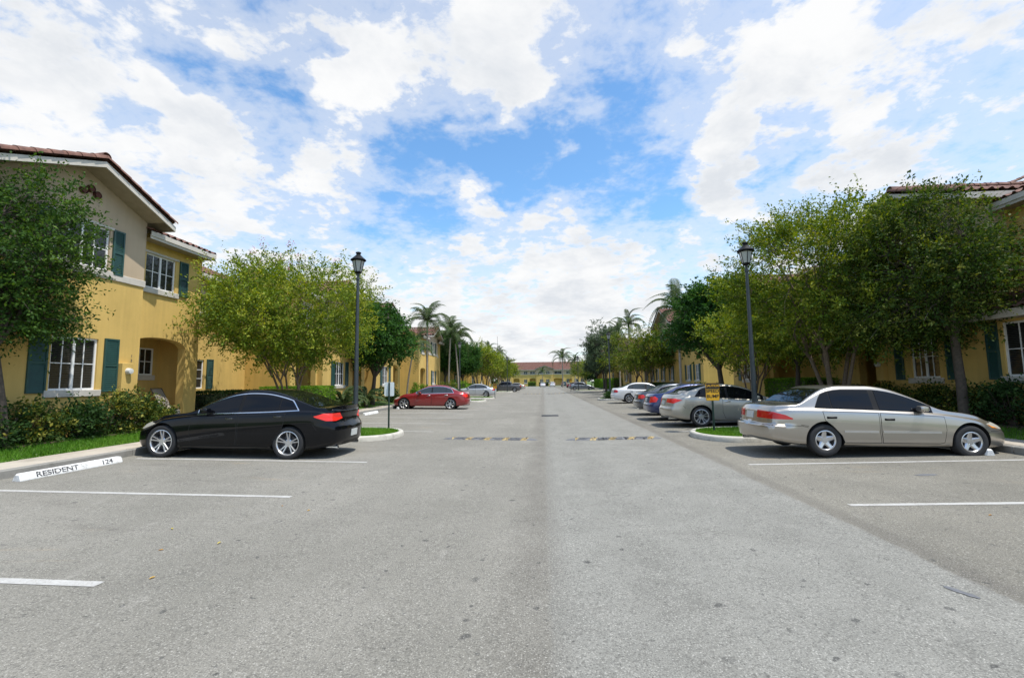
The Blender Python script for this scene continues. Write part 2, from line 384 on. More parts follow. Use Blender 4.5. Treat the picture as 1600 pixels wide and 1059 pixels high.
# ================================================================ GROUND
def paving():
    m, nt, p = new_mat('aged_asphalt'); p.inputs['Roughness'].default_value = .93; p.inputs['Specular IOR Level'].default_value = .25
    tcn = N(nt, 'ShaderNodeTexCoord'); O = tcn.outputs['Object']
    def noise(s, d=5., r=.6, sc=None, dist=0.):
        n = N(nt, 'ShaderNodeTexNoise', Scale=s, Detail=d, Roughness=r, Distortion=dist)
        if sc:
            mp = N(nt, 'ShaderNodeMapping'); mp.inputs['Scale'].default_value = sc; nt.links.new(O, mp.inputs[0]); nt.links.new(mp.outputs[0], n.inputs['Vector'])
        else: nt.links.new(O, n.inputs['Vector'])
        return n.outputs['Fac']
    def ma(op, a, b, c=None, clamp=False):
        n = N(nt, 'ShaderNodeMath', operation=op, use_clamp=clamp)
        for i, v in enumerate((a, b, c)):
            if v is None: continue
            if isinstance(v, (int, float)): n.inputs[i].default_value = v
            else: nt.links.new(v, n.inputs[i])
        return n.outputs[0]
    def mr(v, a, b, lo=0., hi=1.):
        n = N(nt, 'ShaderNodeMapRange', interpolation_type='SMOOTHSTEP'); nt.links.new(v, n.inputs[0])
        for i, x in enumerate((a, b, lo, hi)): n.inputs[i+1].default_value = x
        return n.outputs[0]
    def mix(f, a, b, bt='MIX'):
        n = N(nt, 'ShaderNodeMix', data_type='RGBA', blend_type=bt)
        for s, v in ((0, f), (6, a), (7, b)):
            if isinstance(v, (int, float)): n.inputs[s].default_value = v
            elif isinstance(v, tuple): n.inputs[s].default_value = v+(1,)
            else: nt.links.new(v, n.inputs[s])
        return n.outputs[2]
    sp = N(nt, 'ShaderNodeSeparateXYZ'); nt.links.new(O, sp.inputs[0]); X = sp.outputs[0]; Y = sp.outputs[1]
    wob = ma('MULTIPLY', ma('SUBTRACT', noise(1.3, 6., .7), .5), .14)
    Xw = ma('ADD', X, wob)
    right = mr(Xw, -.02, .05); edge = mr(Xw, 3.42, 3.48)
    lane = ma('MULTIPLY', right, ma('SUBTRACT', 1., edge))
    left = ma('SUBTRACT', 1., right)
    blot = noise(.35, 6., .62); blot2 = noise(1.6, 7., .65, None, .4); streak = noise(1., 6., .65, (.5, 2.2, 1), .6)
    colL = mix(mr(blot, .3, .7), (.192, .184, .157), (.252, .240, .207))
    colR = mix(mr(blot, .3, .7), (.165, .156, .130), (.232, .218, .180))
    colN = mix(mr(blot2, .25, .75), (.204, .201, .179), (.260, .256, .229))
    col = mix(lane, mix(edge, colL, colR), colN)
    # stains in the bays: dark oily wear and rusty tints
    bay = mr(ma('ABSOLUTE', X, 0.), 3.6, 4.6)
    col = mix(ma('MULTIPLY', mr(streak, .52, .72), ma('ADD', .16, ma('MULTIPLY', bay, .22))), col, (.13, .12, .105))
    col = mix(ma('MULTIPLY', mr(noise(.9, 5., .6, (.6, 1.6, 1), .5), .60, .75), ma('MULTIPLY', bay, .40)), col, (.34, .25, .14))
    col = mix(ma('MULTIPLY', mr(noise(2.3, 6., .7, (1.8, .8, 1)), .55, .8), .30), col, (.44, .42, .38))
    # darker strip along the gutter seam and pavement edge
    gut = ma('SUBTRACT', 1., mr(ma('ABSOLUTE', ma('ADD', Xw, .13), 0.), .03, .42))
    col = mix(ma('MULTIPLY', gut, ma('ADD', .26, ma('MULTIPLY', mr(blot2, .3, .65), .45))), col, (.15, .14, .12))
    ed = ma('SUBTRACT', 1., mr(ma('ABSOLUTE', ma('SUBTRACT', Xw, 3.58), 0.), .02, .22))
    col = mix(ma('MULTIPLY', ed, .40), col, (.12, .11, .095))
    for tx in (-2.55, -.95, 1.0, 2.6):
        tb = ma('SUBTRACT', 1., mr(ma('ABSOLUTE', ma('SUBTRACT', Xw, tx), 0.), .08, .42)); col = mix(ma('MULTIPLY', tb, ma('MULTIPLY', mr(blot, .35, .65), .16)), col, (.12, .115, .10))
    # spots: oil drips, gum
    for sc, th, amt, seed in ((2.2, .06, .75, 0), (6.5, .085, .6, 5), (1.15, .05, .75, 9), (3.7, .08, .4, 3)):
        v = N(nt, 'ShaderNodeTexVoronoi', Scale=sc, voronoi_dimensions='2D'); mp = N(nt, 'ShaderNodeMapping'); mp.inputs['Location'].default_value = (seed, seed*.7, 0)
        wv = N(nt, 'ShaderNodeVectorMath', operation='ADD'); nz = N(nt, 'ShaderNodeTexNoise', Scale=9., Detail=3.); nt.links.new(O, nz.inputs['Vector'])
        s3 = N(nt, 'ShaderNodeVectorMath', operation='SCALE'); s3.inputs[3].default_value = .12; nt.links.new(nz.outputs['Color'], s3.inputs[0])
        nt.links.new(O, wv.inputs[0]); nt.links.new(s3.outputs[0], wv.inputs[1]); nt.links.new(wv.outputs[0], mp.inputs[0]); nt.links.new(mp.outputs[0], v.inputs['Vector'])
        sel = N(nt, 'ShaderNodeSeparateColor'); nt.links.new(v.outputs['Color'], sel.inputs[0])
        sp_ = ma('MULTIPLY', ma('SUBTRACT', 1., mr(v.outputs['Distance'], th*.5, th)), mr(sel.outputs[0], .55, .8, 0, amt))
        col = mix(sp_, col, (.06, .06, .058))
    # hairline cracks
    vc = N(nt, 'ShaderNodeTexVoronoi', Scale=.28, feature='DISTANCE_TO_EDGE'); wv = N(nt, 'ShaderNodeVectorMath', operation='ADD')
    nz = N(nt, 'ShaderNodeTexNoise', Scale=1.7, Detail=6.); nt.links.new(O, nz.inputs['Vector']); nt.links.new(O, wv.inputs[0]); nt.links.new(nz.outputs['Color'], wv.inputs[1]); nt.links.new(wv.outputs[0], vc.inputs['Vector'])
    cr = ma('MULTIPLY', ma('SUBTRACT', 1., mr(vc.outputs['Distance'], .0008, .004)), mr(blot2, .46, .62, 0, .4))
    col = mix(cr, col, (.09, .085, .078))
    # aggregate: bright and dark stones
    ag = noise(85., 3., .75); ag2 = noise(28., 3., .7)
    col = mix(ma('MULTIPLY', mr(ag, .55, .70), .60), col, (.66, .64, .58))
    col = mix(ma('MULTIPLY', ma('SUBTRACT', 1., mr(ag, .34, .47)), .75), col, (.055, .053, .048))
    col = mix(ma('MULTIPLY', ma('SUBTRACT', 1., mr(ag2, .34, .50)), .40), col, (.09, .086, .078))
    nt.links.new(col, p.inputs['Base Color'])
    b = N(nt, 'ShaderNodeBump', Strength=.7, Distance=.008); nt.links.new(ag, b.inputs['Height']); nt.links.new(b.outputs[0], p.inputs['Normal'])
    return m
M['asphalt'] = paving()
def lawnmat():
    m, nt, p = new_mat('lawn'); p.inputs['Roughness'].default_value = .95
    tcn = N(nt, 'ShaderNodeTexCoord'); n = N(nt, 'ShaderNodeTexNoise', Scale=1.6, Detail=9., Roughness=.75); nt.links.new(tcn.outputs['Object'], n.inputs['Vector'])
    r = N(nt, 'ShaderNodeValToRGB'); nt.links.new(n.outputs['Fac'], r.inputs[0])
    r.color_ramp.elements[0].position = .35; r.color_ramp.elements[0].color = (.045, .085, .018, 1)
    r.color_ramp.elements[1].position = .7; r.color_ramp.elements[1].color = (.12, .19, .035, 1)
    nt.links.new(r.outputs[0], p.inputs['Base Color']); return m
M['lawn'] = lawnmat()
# lawn terrain: one sheet to the horizon, dipping under the paving
def zl(x):
    a = abs(x)
    pts = [(0, -.35), (9.3, -.35), (9.72, .21), (10.4, .29), (11.5, .48), (13, .5), (60, .5), (400, .2), (1500, 0)]
    return float(np.interp(a, [q[0] for q in pts], [q[1] for q in pts]))
mb = MB(); xs = [-1500, -400, -60, -13, -11.5, -10.9, -10.4, -9.72, -9.3, 0, 9.3, 9.72, 10.4, 10.9, 11.5, 13, 60, 400, 1500]
ys = [-600, -30, 0, 5, 10, 15, 20, 30, 40, 60, 80, 110, 150, 157, 158, 200, 600, 2000]
for y in ys:
    for x in xs: mb.v.append((x, y, zl(x) if y <= 157 else max(zl(x), .1)))
for j in range(len(ys)-1):
    for i in range(len(xs)-1):
        k = j*len(xs)+i; mb.f.append((k, k+1, k+1+len(xs), k+len(xs))); mb.m.append(0)
tag(mb.build('lawn_ground', M['lawn']), kind='structure')
# paving: shallow V falling to the middle gutter
mb = MB(); xs = [-9.42, -6, -3, -.6, -.15, 0, .15, .6, 3, 6, 9.42]; ys = list(range(-20, 158, 4))
for y in ys:
    for x in xs: mb.v.append((x, y, SL*abs(x) + (.004 if abs(x) < .1 else 0)))
for j in range(len(ys)-1):
    for i in range(len(xs)-1):
        k = j*len(xs)+i; mb.f.append((k, k+1, k+1+len(xs), k+len(xs))); mb.m.append(0)
tag(mb.build('road', M['asphalt']), kind='structure')
for s in (-1, 1):
    z0 = SL*9.4
    mb = MB(); y = -20.
    while y < 154:
        mb.box(s*9.40, s*9.56, y+.006, y+2.994, -.1, z0+.15, .018); y += 3
    tag(mb.build('curb', M['curbgrey']), kind='structure')
    mb = MB(); y = -20.; i = 0
    while y < 154:
        for k in range(1): mb.box(s*9.562, s*10.42, y+.007, y+1.49, -.1, z0+.155+.004*((i*7) % 3-1), .008)
        y += 1.5; i += 1
    tag(mb.build('sidewalk', M['walk']), kind='structure')
mb = MB(); mb.box(-70, 70, 154.3, 154.46, -.1, .16, .02); tag(mb.build('end_curb', M['curbpale']), kind='structure')
# bay lines (paint, 4 mm proud, worn)
def linemat():
    m = M['whiteline'].copy(); m.name = 'bay_line_paint'; nt = m.node_tree; p = nt.nodes['Principled BSDF']
    tcn = N(nt, 'ShaderNodeTexCoord'); n = N(nt, 'ShaderNodeTexNoise', Scale=38., Detail=5., Roughness=.75); nt.links.new(tcn.outputs['Object'], n.inputs['Vector'])
    n2 = N(nt, 'ShaderNodeTexNoise', Scale=3., Detail=5., Roughness=.7); nt.links.new(tcn.outputs['Object'], n2.inputs['Vector'])
    ad = N(nt, 'ShaderNodeMath', operation='MULTIPLY_ADD'); ad.inputs[1].default_value = .55; nt.links.new(n2.outputs['Fac'], ad.inputs[0]); nt.links.new(n.outputs['Fac'], ad.inputs[2])
    mr = N(nt, 'ShaderNodeMapRange'); nt.links.new(ad.outputs[0], mr.inputs[0]); mr.inputs[1].default_value = .74; mr.inputs[2].default_value = .98; mr.inputs[3].default_value = .28; mr.inputs[4].default_value = .95
    old = p.inputs['Base Color'].links[0].from_socket
    mx = N(nt, 'ShaderNodeMix', data_type='RGBA'); nt.links.new(mr.outputs[0], mx.inputs[0]); nt.links.new(old, mx.inputs[6]); mx.inputs[7].default_value = (.28, .26, .23, 1)
    nt.links.new(mx.outputs[2], p.inputs['Base Color']); return m
M['line'] = linemat()
mb = MB()
def gline(x0, x1, y, w=.10):
    n = 6
    for k in range(n):
        a = x0+(x1-x0)*k/n; b = x0+(x1-x0)*(k+1)/n
        mb.add([(a, y-w/2, SL*abs(a)+.004), (b, y-w/2, SL*abs(b)+.004), (b, y+w/2, SL*abs(b)+.004), (a, y+w/2, SL*abs(a)+.004)], [(0, 1, 2, 3)])
LY = [.85, 3.78, 6.72, 9.65] + [15.6+2.93*k for k in range(6)]
for y in LY: gline(-9.0, -3.78, y)
RY = [.6, 3.5, 6.40, 9.32] + [15.1+2.9*k for k in range(4)] 
for y in RY: gline(3.95, 9.0, y)
for k in range(5): gline(-9, -3.8, 43+2.93*k); gline(3.95, 9, 44+2.93*k)
tag(mb.build('bay_lines', M['line']), kind='structure')
# planter islands: rounded pale kerb filled with turf
def island(s, xa, xb, y0, y1, z0, name='planter_curb'):
    out_ = []; r = (y1-y0)/2; yc = (y0+y1)/2; n = 18
    pts = [(xa, y0)] + [(xb-r*.8+r*.8*math.sin(math.pi*k/n), yc-r*math.cos(math.pi*k/n)) for k in range(n+1)] + [(xa, y1)]
    if True:
        # xa is the kerb side (far from the road axis), xb the tip, measured as distance from the axis, tip nearer the axis
        pts = [(xa, y0)] + [(xb+r*.8-r*.8*math.sin(math.pi*k/n), yc-r*math.cos(math.pi*k/n)) for k in range(n+1)] + [(xa, y1)]
    mb = MB(); prof = [(0, -.05), (0, .10), (.02, .135), (.05, .15), (.13, .15), (.16, .13), (.16, .02)]
    P = [Vector((q[0], q[1])) for q in pts]; rings = []
    for i, q in enumerate(P):
        t = (P[min(i+1, len(P)-1)]-P[max(i-1, 0)]).normalized(); nrm = Vector((t.y, -t.x))  # outward
        if nrm.dot(q-Vector((xa, yc))) < 0: nrm = -nrm
        rings.append([(s*(q.x-nrm.x*a), q.y-nrm.y*a, SL*q.x+b) for a, b in prof])
    k = len(prof); vs = [v for r_ in rings for v in r_]; fs = []
    for i in range(len(P)-1):
        for j in range(k-1): fs.append((i*k+j, i*k+j+1, (i+1)*k+j+1, (i+1)*k+j))
    mb.add(vs, fs); o = mb.build(name, M['curbpale'], smooth=True); tag(o, kind='structure')
    mb = MB(); inner = [rings[i][-2] for i in range(len(P))]; c = (s*(xa*.5+xb*.5+.4), yc, SL*xa+.16)
    mb.add([(v[0], v[1], v[2]-.025) for v in inner]+[c], [(i, i+1, len(inner)) for i in range(len(inner)-1)]+[(len(inner)-1, 0, len(inner))])
    tag(mb.build('planter_soil', M['lawn']), kind='structure')
    return [(v[0], v[1]) for v in inner]
isl = [island(-1, 9.4, 4.45, 12.75, 15.5, 0), island(1, 9.4, 4.25, 12.25, 15.0, 0),
       island(-1, 9.4, 4.9, 37.6, 40.2, 0), island(1, 9.4, 4.6, 38.4, 41.0, 0), island(-1, 9.4, 4.9, 44.5, 47.0, 0),
       island(-1, 9.4, 4.9, 71, 73.4, 0), island(1, 9.4, 4.9, 73, 75.4, 0)]
# grass blades (stuff)
rng = np.random.default_rng(3)
def inpoly(P, poly):
    x, y = P[:, 0], P[:, 1]; ins = np.zeros(len(P), bool); n = len(poly); j = n-1
    for i in range(n):
        xi, yi = poly[i]; xj, yj = poly[j]
        c = ((yi > y) != (yj > y)) & (x < (xj-xi)*(y-yi)/((yj-yi) or 1e-9)+xi); ins ^= c; j = i
    return ins
def grass(areas, name):
    Ps = []
    for (poly, dens, zf, h) in areas:
        a = np.array(poly); x0, y0 = a.min(0); x1, y1 = a.max(0); n = int((x1-x0)*(y1-y0)*dens)
        P = np.stack([rng.uniform(x0, x1, n), rng.uniform(y0, y1, n)], 1); P = P[inpoly(P, poly)]
        Ps.append(np.column_stack([P, [zf(p[0]) for p in P], np.full(len(P), h)]))
    P = np.concatenate(Ps); n = len(P); th = rng.uniform(0, 6.28, n); h = P[:, 3]*rng.uniform(.6, 1.3, n); w = .006+.004*rng.random(n)
    dx, dy = np.cos(th)*w, np.sin(th)*w; ln = rng.normal(0, .4, (n, 2))*h[:, None]
    b = P[:, :3]
    v0 = b+np.stack([dx, dy, 0*dx], 1); v1 = b-np.stack([dx, dy, 0*dx], 1); v2 = b+np.stack([ln[:, 0], ln[:, 1], h], 1)
    V = np.stack([v0, v1, v2], 1).reshape(-1, 3); F = np.arange(3*n).reshape(-1, 3)
    t = np.clip(.45+.25*np.sin(P[:, 0]*2.1+P[:, 1]*1.3)*np.cos(P[:, 1]*.9)+rng.normal(0, .22, n), 0, 1)
    o = link(name, np_mesh(name, V, F, L_['grass'], t)); tag(o, 'short green grass growing along the sidewalks and planters', 'grass', kind='stuff')
zi = lambda x: SL*abs(x)+.12
grass([([(-10.44, 4), (-11.45, 4), (-11.45, 15), (-10.44, 15)], 1700, zl, .08), ([(10.44, 7), (11.3, 7), (11.3, 19), (10.44, 19)], 800, zl, .07),
       ([(-10.44, 15), (-12.4, 15), (-12.4, 30), (-10.44, 30)], 250, zl, .08),
       (isl[0], 1900, zi, .055), (isl[1], 1900, zi, .055), (isl[2], 500, zi, .07), (isl[3], 500, zi, .07), (isl[4], 500, zi, .09), (isl[5], 200, zi, .09), (isl[6], 200, zi, .09)], 'grass')

# ================================================================ HOUSES
def herm(px, py, x):
    px = np.asarray(px, float); py = np.asarray(py, float); x = np.asarray(x, float)
    d = np.diff(py)/np.diff(px); m = np.zeros_like(py); m[1:-1] = (d[1:]+d[:-1])/2; m[0] = d[0]; m[-1] = d[-1]
    for i in range(len(d)):
        if d[i] == 0: m[i] = m[i+1] = 0
        else:
            a, b = m[i]/d[i], m[i+1]/d[i]
            if a < 0: m[i] = 0
            if b < 0: m[i+1] = 0
            s = a*a+b*b
            if s > 9: t = 3/math.sqrt(s); m[i] = t*a*d[i]; m[i+1] = t*b*d[i]
    i = np.clip(np.searchsorted(px, x)-1, 0, len(px)-2); h = px[i+1]-px[i]; t = np.clip((x-px[i])/h, 0, 1)
    return (2*t**3-3*t**2+1)*py[i]+(t**3-2*t**2+t)*h*m[i]+(-2*t**3+3*t**2)*py[i+1]+(t**3-t**2)*h*m[i+1]
def tiles(o, al, upv, width, length, pitch=.26, course=.34, spp=6):
    """barrel tile slope; o eave corner, al unit along eave, upv unit up the slope"""
    o, al, upv = Vector(o), Vector(al), Vector(upv); nr = al.cross(upv).normalized()
    if nr.z < 0: nr = -nr
    nu = max(2, int(width/pitch*spp)); u = np.linspace(0, width, nu); ph = u/pitch*2*np.pi
    hu = .052*np.maximum(0, np.sin(ph))**.7 - .012*np.maximum(0, -np.sin(ph))
    nc = max(1, int(math.ceil(length/course))); vs = []; lf = []
    for c in range(nc): vs += [c*course, min(length, (c+1)*course)]; lf += [.035, .004]
    vv = np.array(vs); lf = np.array(lf)
    rs = np.random.default_rng(int(width*100+length*10)); jit = rs.normal(0, .004, (nc, nu//spp+2))
    U, Vv = np.meshgrid(u, vv); Hh = hu[None, :]+lf[:, None]
    cell = (U/pitch).astype(int); Hh = Hh+jit[np.repeat(np.arange(nc), 2)[:, None], np.minimum(cell, jit.shape[1]-1)]
    P = np.array(o)[None, None]+U[..., None]*np.array(al)+Vv[..., None]*np.array(upv)+Hh[..., None]*np.array(nr)
    V = P.reshape(-1, 3); r, c = U.shape; idx = np.arange(r*c).reshape(r, c)
    F = np.stack([idx[:-1, :-1], idx[:-1, 1:], idx[1:, 1:], idx[1:, :-1]], -1).reshape(-1, 4)
    return V, F
def add_np(mb, V, F):
    n = len(mb.v); mb.v += [tuple(v) for v in V.tolist()]; mb.f += [tuple(i+n for i in f) for f in F.tolist()]; mb.m += [mb.cur]*len(F)
def barrels(mb, a, b, r=.11, step=.36):
    """row of overlapping barrel caps from a (low) to b (high)"""
    a, b = Vector(a), Vector(b); L = (b-a).length; d = (b-a)/L; n = max(1, int(L/step))
    sd = d.cross(Vector((0, 0, 1))).normalized(); upn = sd.cross(d)
    for i in range(n):
        p = a+d*(L*i/n); q = a+d*(L*(i+1)/n+.05); vs = []
        for (c, rr) in ((p, r*1.08), (q, r*.9)):
            for k in range(9):
                th = math.pi*k/8; vs.append(c+sd*rr*math.cos(th)+upn*(rr*math.sin(th)*.95))
        for k in range(9): vs.append(vs[k]-upn*0.0-sd*.018*math.cos(math.pi*k/8)-upn*.018*math.sin(math.pi*k/8))
        fs = [(k, k+1, 10+k, 9+k) for k in range(8)]+[(k, k+1, 19+k, 18+k) for k in range(8)]
        mb.add(vs, fs)

class House:
    def __init__(s, side, label, group, y0, spp=6):
        s.s = side; s.spp = spp
        s.root = thing('townhouse_block', label, 'townhouse', (side*12, y0, .45), 0, group)
        s.y0 = y0; s.low = MB(); s.upm = MB(); s.trim = MB(); s.roof = MB(); s.caps = MB(); s.fas = MB(); s.sof = MB(); s.inner = MB()
    def V(s, d, y, z): return (s.s*d, y-s.y0, z-.45)
    def box(s, mb, d0, d1, y0, y1, z0, z1, bev=0):
        a = s.V(d0, y0, z0); b = s.V(d1, y1, z1); mb.box(a[0], b[0], a[1], b[1], a[2], b[2], bev)
    def quad(s, mb, pts): mb.add([s.V(*p) for p in pts], [tuple(range(len(pts)))])
    def panel(s, mb, d, y0, y1, z0, z1, holes=(), rev=.10, arch=()):
        ys = sorted({y0, y1, *[min(max(h[i], y0), y1) for h in holes for i in (0, 1)]}); zs = sorted({z0, z1, *[min(max(h[i], z0), z1) for h in holes for i in (2, 3)]})
        for a, b in zip(ys, ys[1:]):
            for c, e in zip(zs, zs[1:]):
                my, mz = (a+b)/2, (c+e)/2
                if any(h[0] < my < h[1] and h[2] < mz < h[3] for h in holes): continue
                s.quad(mb, [(d, a, c), (d, b, c), (d, b, e), (d, a, e)])
        for h in holes:
            if h[2] > z1 or h[3] < z0: continue
            a, b, c, e = h[0], h[1], max(h[2], z0), min(h[3], z1)
            s.quad(mb, [(d, a, c), (d+rev, a, c), (d+rev, a, e), (d, a, e)]); s.quad(mb, [(d, b, c), (d+rev, b, c), (d+rev, b, e), (d, b, e)])
            if h[2] >= z0: s.quad(mb, [(d, a, c), (d, b, c), (d+rev, b, c), (d+rev, a, c)])
            if h[3] <= z1: s.quad(mb, [(d, a, e), (d, b, e), (d+rev, b, e), (d+rev, a, e)])
    def window(s, d, y0, y1, z0, z1, cols=4, rows=2, sill=True, head=False, rev=.09, xt=True):
        mb = MB(); f = .05; D = d+rev-.045
        for (a, b, c, e) in ((y0, y0+f, z0, z1), (y1-f, y1, z0, z1), (y0+f, y1-f, z0, z0+f), (y0+f, y1-f, z1-f, z1)): s.box(mb, D, D+.05, a, b, c, e)
        if cols >= 2: s.box(mb, D-.006, D+.05, (y0+y1)/2-.03, (y0+y1)/2+.03, z0+f, z1-f)
        iy0, iy1, iz0, iz1 = y0+f, y1-f, z0+f, z1-f
        for k in range(1, cols):
            if cols % 2 == 0 and k == cols//2: continue
            y = iy0+(iy1-iy0)*k/cols; s.box(mb, D+.012, D+.042, y-.011, y+.011, iz0, iz1)
        for k in range(1, rows): z = iz0+(iz1-iz0)*k/rows; s.box(mb, D+.015, D+.040, iy0, iy1, z-.011, z+.011)
        w = mb.build('window', M['frame'], s.root)
        mb = MB(); s.box(mb, D+.028, D+.036, iy0-.005, iy1+.005, iz0-.005, iz1+.005); mb.build('pane', M['pane'], w)
        if sill: mb = MB(); s.box(mb, d-.06, d+.06, y0-.12, y1+.12, z0-.17, z0+.002, .01); mb.build('sill', M['trim'], w)
        if head: mb = MB(); s.box(mb, d-.04, d+.04, y0-.1, y1+.1, z1-.002, z1+.07, .01); mb.build('lintel', M['trim'], w)
        return (y0, y1, z0, z1)
    def shutter(s, d, y0, y1, z0, z1, n=26):
        mb = MB(); f = .045
        for (a, b, c, e) in ((y0, y0+f, z0, z1), (y1-f, y1, z0, z1), (y0+f, y1-f, z0, z0+f), (y0+f, y1-f, z1-f, z1), (y0+f, y1-f, (z0+z1)/2-.03, (z0+z1)/2+.03)): s.box(mb, d-.045, d-.003, a, b, c, e)
        s.box(mb, d-.012, d-.004, y0+f, y1-f, z0+f, z1-f)
        for k in range(n):
            z = z0+f+(z1-z0-2*f)*(k+.5)/n; h = (z1-z0)/n*.55
            s.quad(mb, [(d-.036, y0+f, z-h), (d-.036, y1-f, z-h), (d-.013, y1-f, z+h), (d-.013, y0+f, z+h)])
        mb.build('shutter', M['shutter'], s.root)
    def gable(s, y0, y1, wins_lo, wins_up, d=0, eave=6.71, pitch=.412, over=.38, fr=.6, band=4.72, pipes=True, ztop=None):
        yc = (y0+y1)/2; hw = (y1-y0)/2; zt = eave+hw*pitch
        s.panel(s.low, d, y0, y1, .1, band, [w[:4] for w in wins_lo])
        s.panel(s.upm, d, y0, y1, band, eave, [w[:4] for w in wins_up])
        s.quad(s.upm, [(d, y0, eave), (d, y1, eave), (d, yc, zt)])
        for y in (y0, y1):
            s.quad(s.low, [(d, y, .1), (d+7, y, .1), (d+7, y, band), (d, y, band)]); s.quad(s.upm, [(d, y, band), (d+7, y, band), (d+7, y, eave), (d, y, eave)])
        s.box(s.trim, d-.035, d+.02, y0-.035, y1+.035, band-.02, band+.18, .01)
        for sg in (-1, 1):
            ye = yc+sg*(hw+over); ze = eave-over*pitch; L = math.hypot(hw+over, (hw+over)*pitch)
            upv = Vector((0, -sg*(hw+over)/L, (hw+over)*pitch/L))
            o = s.V(d-fr, ye, ze+.20); al = (s.s, 0, 0)
            add_np(s.roof, *tiles(o, al, upv, 7.5+fr, L, spp=s.spp))
            # fascia on the rake, soffit below
            s.add_bar(s.fas, (d-fr+.02, ye, ze-.02), (d-fr+.02, yc, zt-.02), 0.035, .15)
            s.quad(s.sof, [(d-fr+.03, ye, ze-.015), (d+.0, ye, ze-.015), (d+.0, yc, zt-.015), (d-fr+.03, yc, zt-.015)])
            s.quad(s.sof, [(d-fr+.03, ye, ze-.015), (d+7, ye, ze-.015), (d+7, yc+sg*hw, eave-.015), (d-fr+.03, yc+sg*hw, eave-.015)])
            s.box(s.fas, d-fr+.04, d+7, ye-.018, ye+.018, ze-.02, ze+.15)
            barrels(s.caps, s.V(d-fr+.05, ye, ze+.22), s.V(d-fr+.05, yc, zt+.22))
        barrels(s.caps, s.V(d-fr, yc, zt+.26), s.V(d+7, yc, zt+.27), .12)
        s.caps.build('ridge_tiles', M['tile'], s.root, smooth=True, normals=False, sharp=60); s.caps = MB()
        s.trim.build('string_course', M['trim'], s.root); s.trim = MB()
        if pipes:
            mb = MB()
            for (py, pz) in ((-.03, .0), (.16, .11), (.34, .0)):
                p = s.V(d, yc+py, zt-.62+pz); mb.lathe([(.085, -.06*s.s if s.s > 0 else .06), (.085, .0), (.0, .0)] if False else [(.10, -s.s*.07), (.10, s.s*.01)], 14, p, 'x', cap=False); mb.lathe([(.075, -s.s*.07), (.075, s.s*.0)], 14, p, 'x', cap=True); 
            mb.build('vent_pipes', M['clay'], s.root)
    def add_bar(s, mb, a, b, t, h):
        """board with thickness t along d, height h, from a to b (rake fascia)"""
        vs = []
        for p in (a, b):
            for (dd, dz) in ((-t/2, 0), (t/2, 0), (t/2, h), (-t/2, h)): vs.append(s.V(p[0]+dd, p[1], p[2]+dz))
        mb.add(vs, [(0, 1, 2, 3), (4, 5, 6, 7), (0, 1, 5, 4), (1, 2, 6, 5), (2, 3, 7, 6), (3, 0, 4, 7)])
    def flat(s, y0, y1, d, wins_lo=(), wins_up=(), upper='yellow', eave=6.45, over=.5, porch=None, band=None, dup=None, ridge=7.2, rise=None):
        du = d if dup is None else dup; holes = [w[:4] for w in wins_lo]
        band_ = 4.72
        if porch:
            py0, py1, pz, pd = porch
            s.panel(s.low, d, y0, py0, .1, pz+.35); s.panel(s.low, d, py1, y1, .1, pz+.35); s.panel(s.low, d, y0, y1, pz+.35, band_)
            n = 14; yc = (py0+py1)/2; hw = (py1-py0)/2; top = [(py0+(py1-py0)*k/n) for k in range(n+1)]
            zt = [pz+.26*math.sqrt(max(0, 1-((y-yc)/hw)**2)) for y in top]; th = .28
            for k in range(n):
                s.quad(s.low, [(d, top[k], zt[k]), (d, top[k+1], zt[k+1]), (d, top[k+1], pz+.35), (d, top[k], pz+.35)])
                s.quad(s.low, [(d, top[k], zt[k]), (d, top[k+1], zt[k+1]), (d+th, top[k+1], zt[k+1]), (d+th, top[k], zt[k])])
                s.quad(s.low, [(d+th, top[k], zt[k]), (d+th, top[k+1], zt[k+1]), (d+th, top[k+1], pz+.35), (d+th, top[k], pz+.35)])
            for y in (py0, py1): s.quad(s.low, [(d, y, .1), (d+th, y, .1), (d+th, y, pz), (d, y, pz)])
            for (a, b) in ((y0+.02, py0), (py1, y1)): s.quad(s.low, [(d+th, a, .1), (d+th, b, .1), (d+th, b, pz+.35), (d+th, a, pz+.35)])
            # porch room
            D = d+pd; a, b = y0+.02, y1-.02
            s.quad(s.inner, [(D, a, .1), (D, b, .1), (D, b, pz+.35), (D, a, pz+.35)])
            for y in (a, b): s.quad(s.inner, [(d+th, y, .1), (D, y, .1), (D, y, pz+.35), (d+th, y, pz+.35)])
            s.quad(s.inner, [(d+th, a, pz+.35), (D, a, pz+.35), (D, b, pz+.35), (d+th, b, pz+.35)])
            s.inner.build('porch_walls', M['yellow'], s.root); s.inner = MB()
            mb = MB(); s.box(mb, d-.25, D, a, b, .2, .58, .01); mb.build('porch_floor', M['concrete'], s.root)
        else:
            s.panel(s.low, d, y0, y1, .1, band_ if dup is None else 3.55, holes)
        um = s.upm if upper == 'tan' else s.low
        s.panel(um, du, y0, y1, band_ if dup is None else 3.4, eave+.05, [w[:4] for w in wins_up])
        for y in (y0, y1):
            s.quad(s.low, [(d, y, .1), (d+7, y, .1), (d+7, y, band_ if dup is None else 3.4), (d, y, band_ if dup is None else 3.4)]); s.quad(um, [(du, y, band_ if dup is None else 3.4), (du+7, y, band_ if dup is None else 3.4), (du+7, y, eave), (du, y, eave)])
        if upper == 'tan': s.box(s.trim, du-.03, du+.02, y0, y1, band_-.02, band_+.16, .01); s.trim.build('string_course', M['trim'], s.root); s.trim = MB()
        for y in (y0, y1): s.quad(um, [(du, y, eave), (ridge, y, eave), (ridge, y, eave+.417*(ridge-du)+.12), (du, y, eave+.12)])
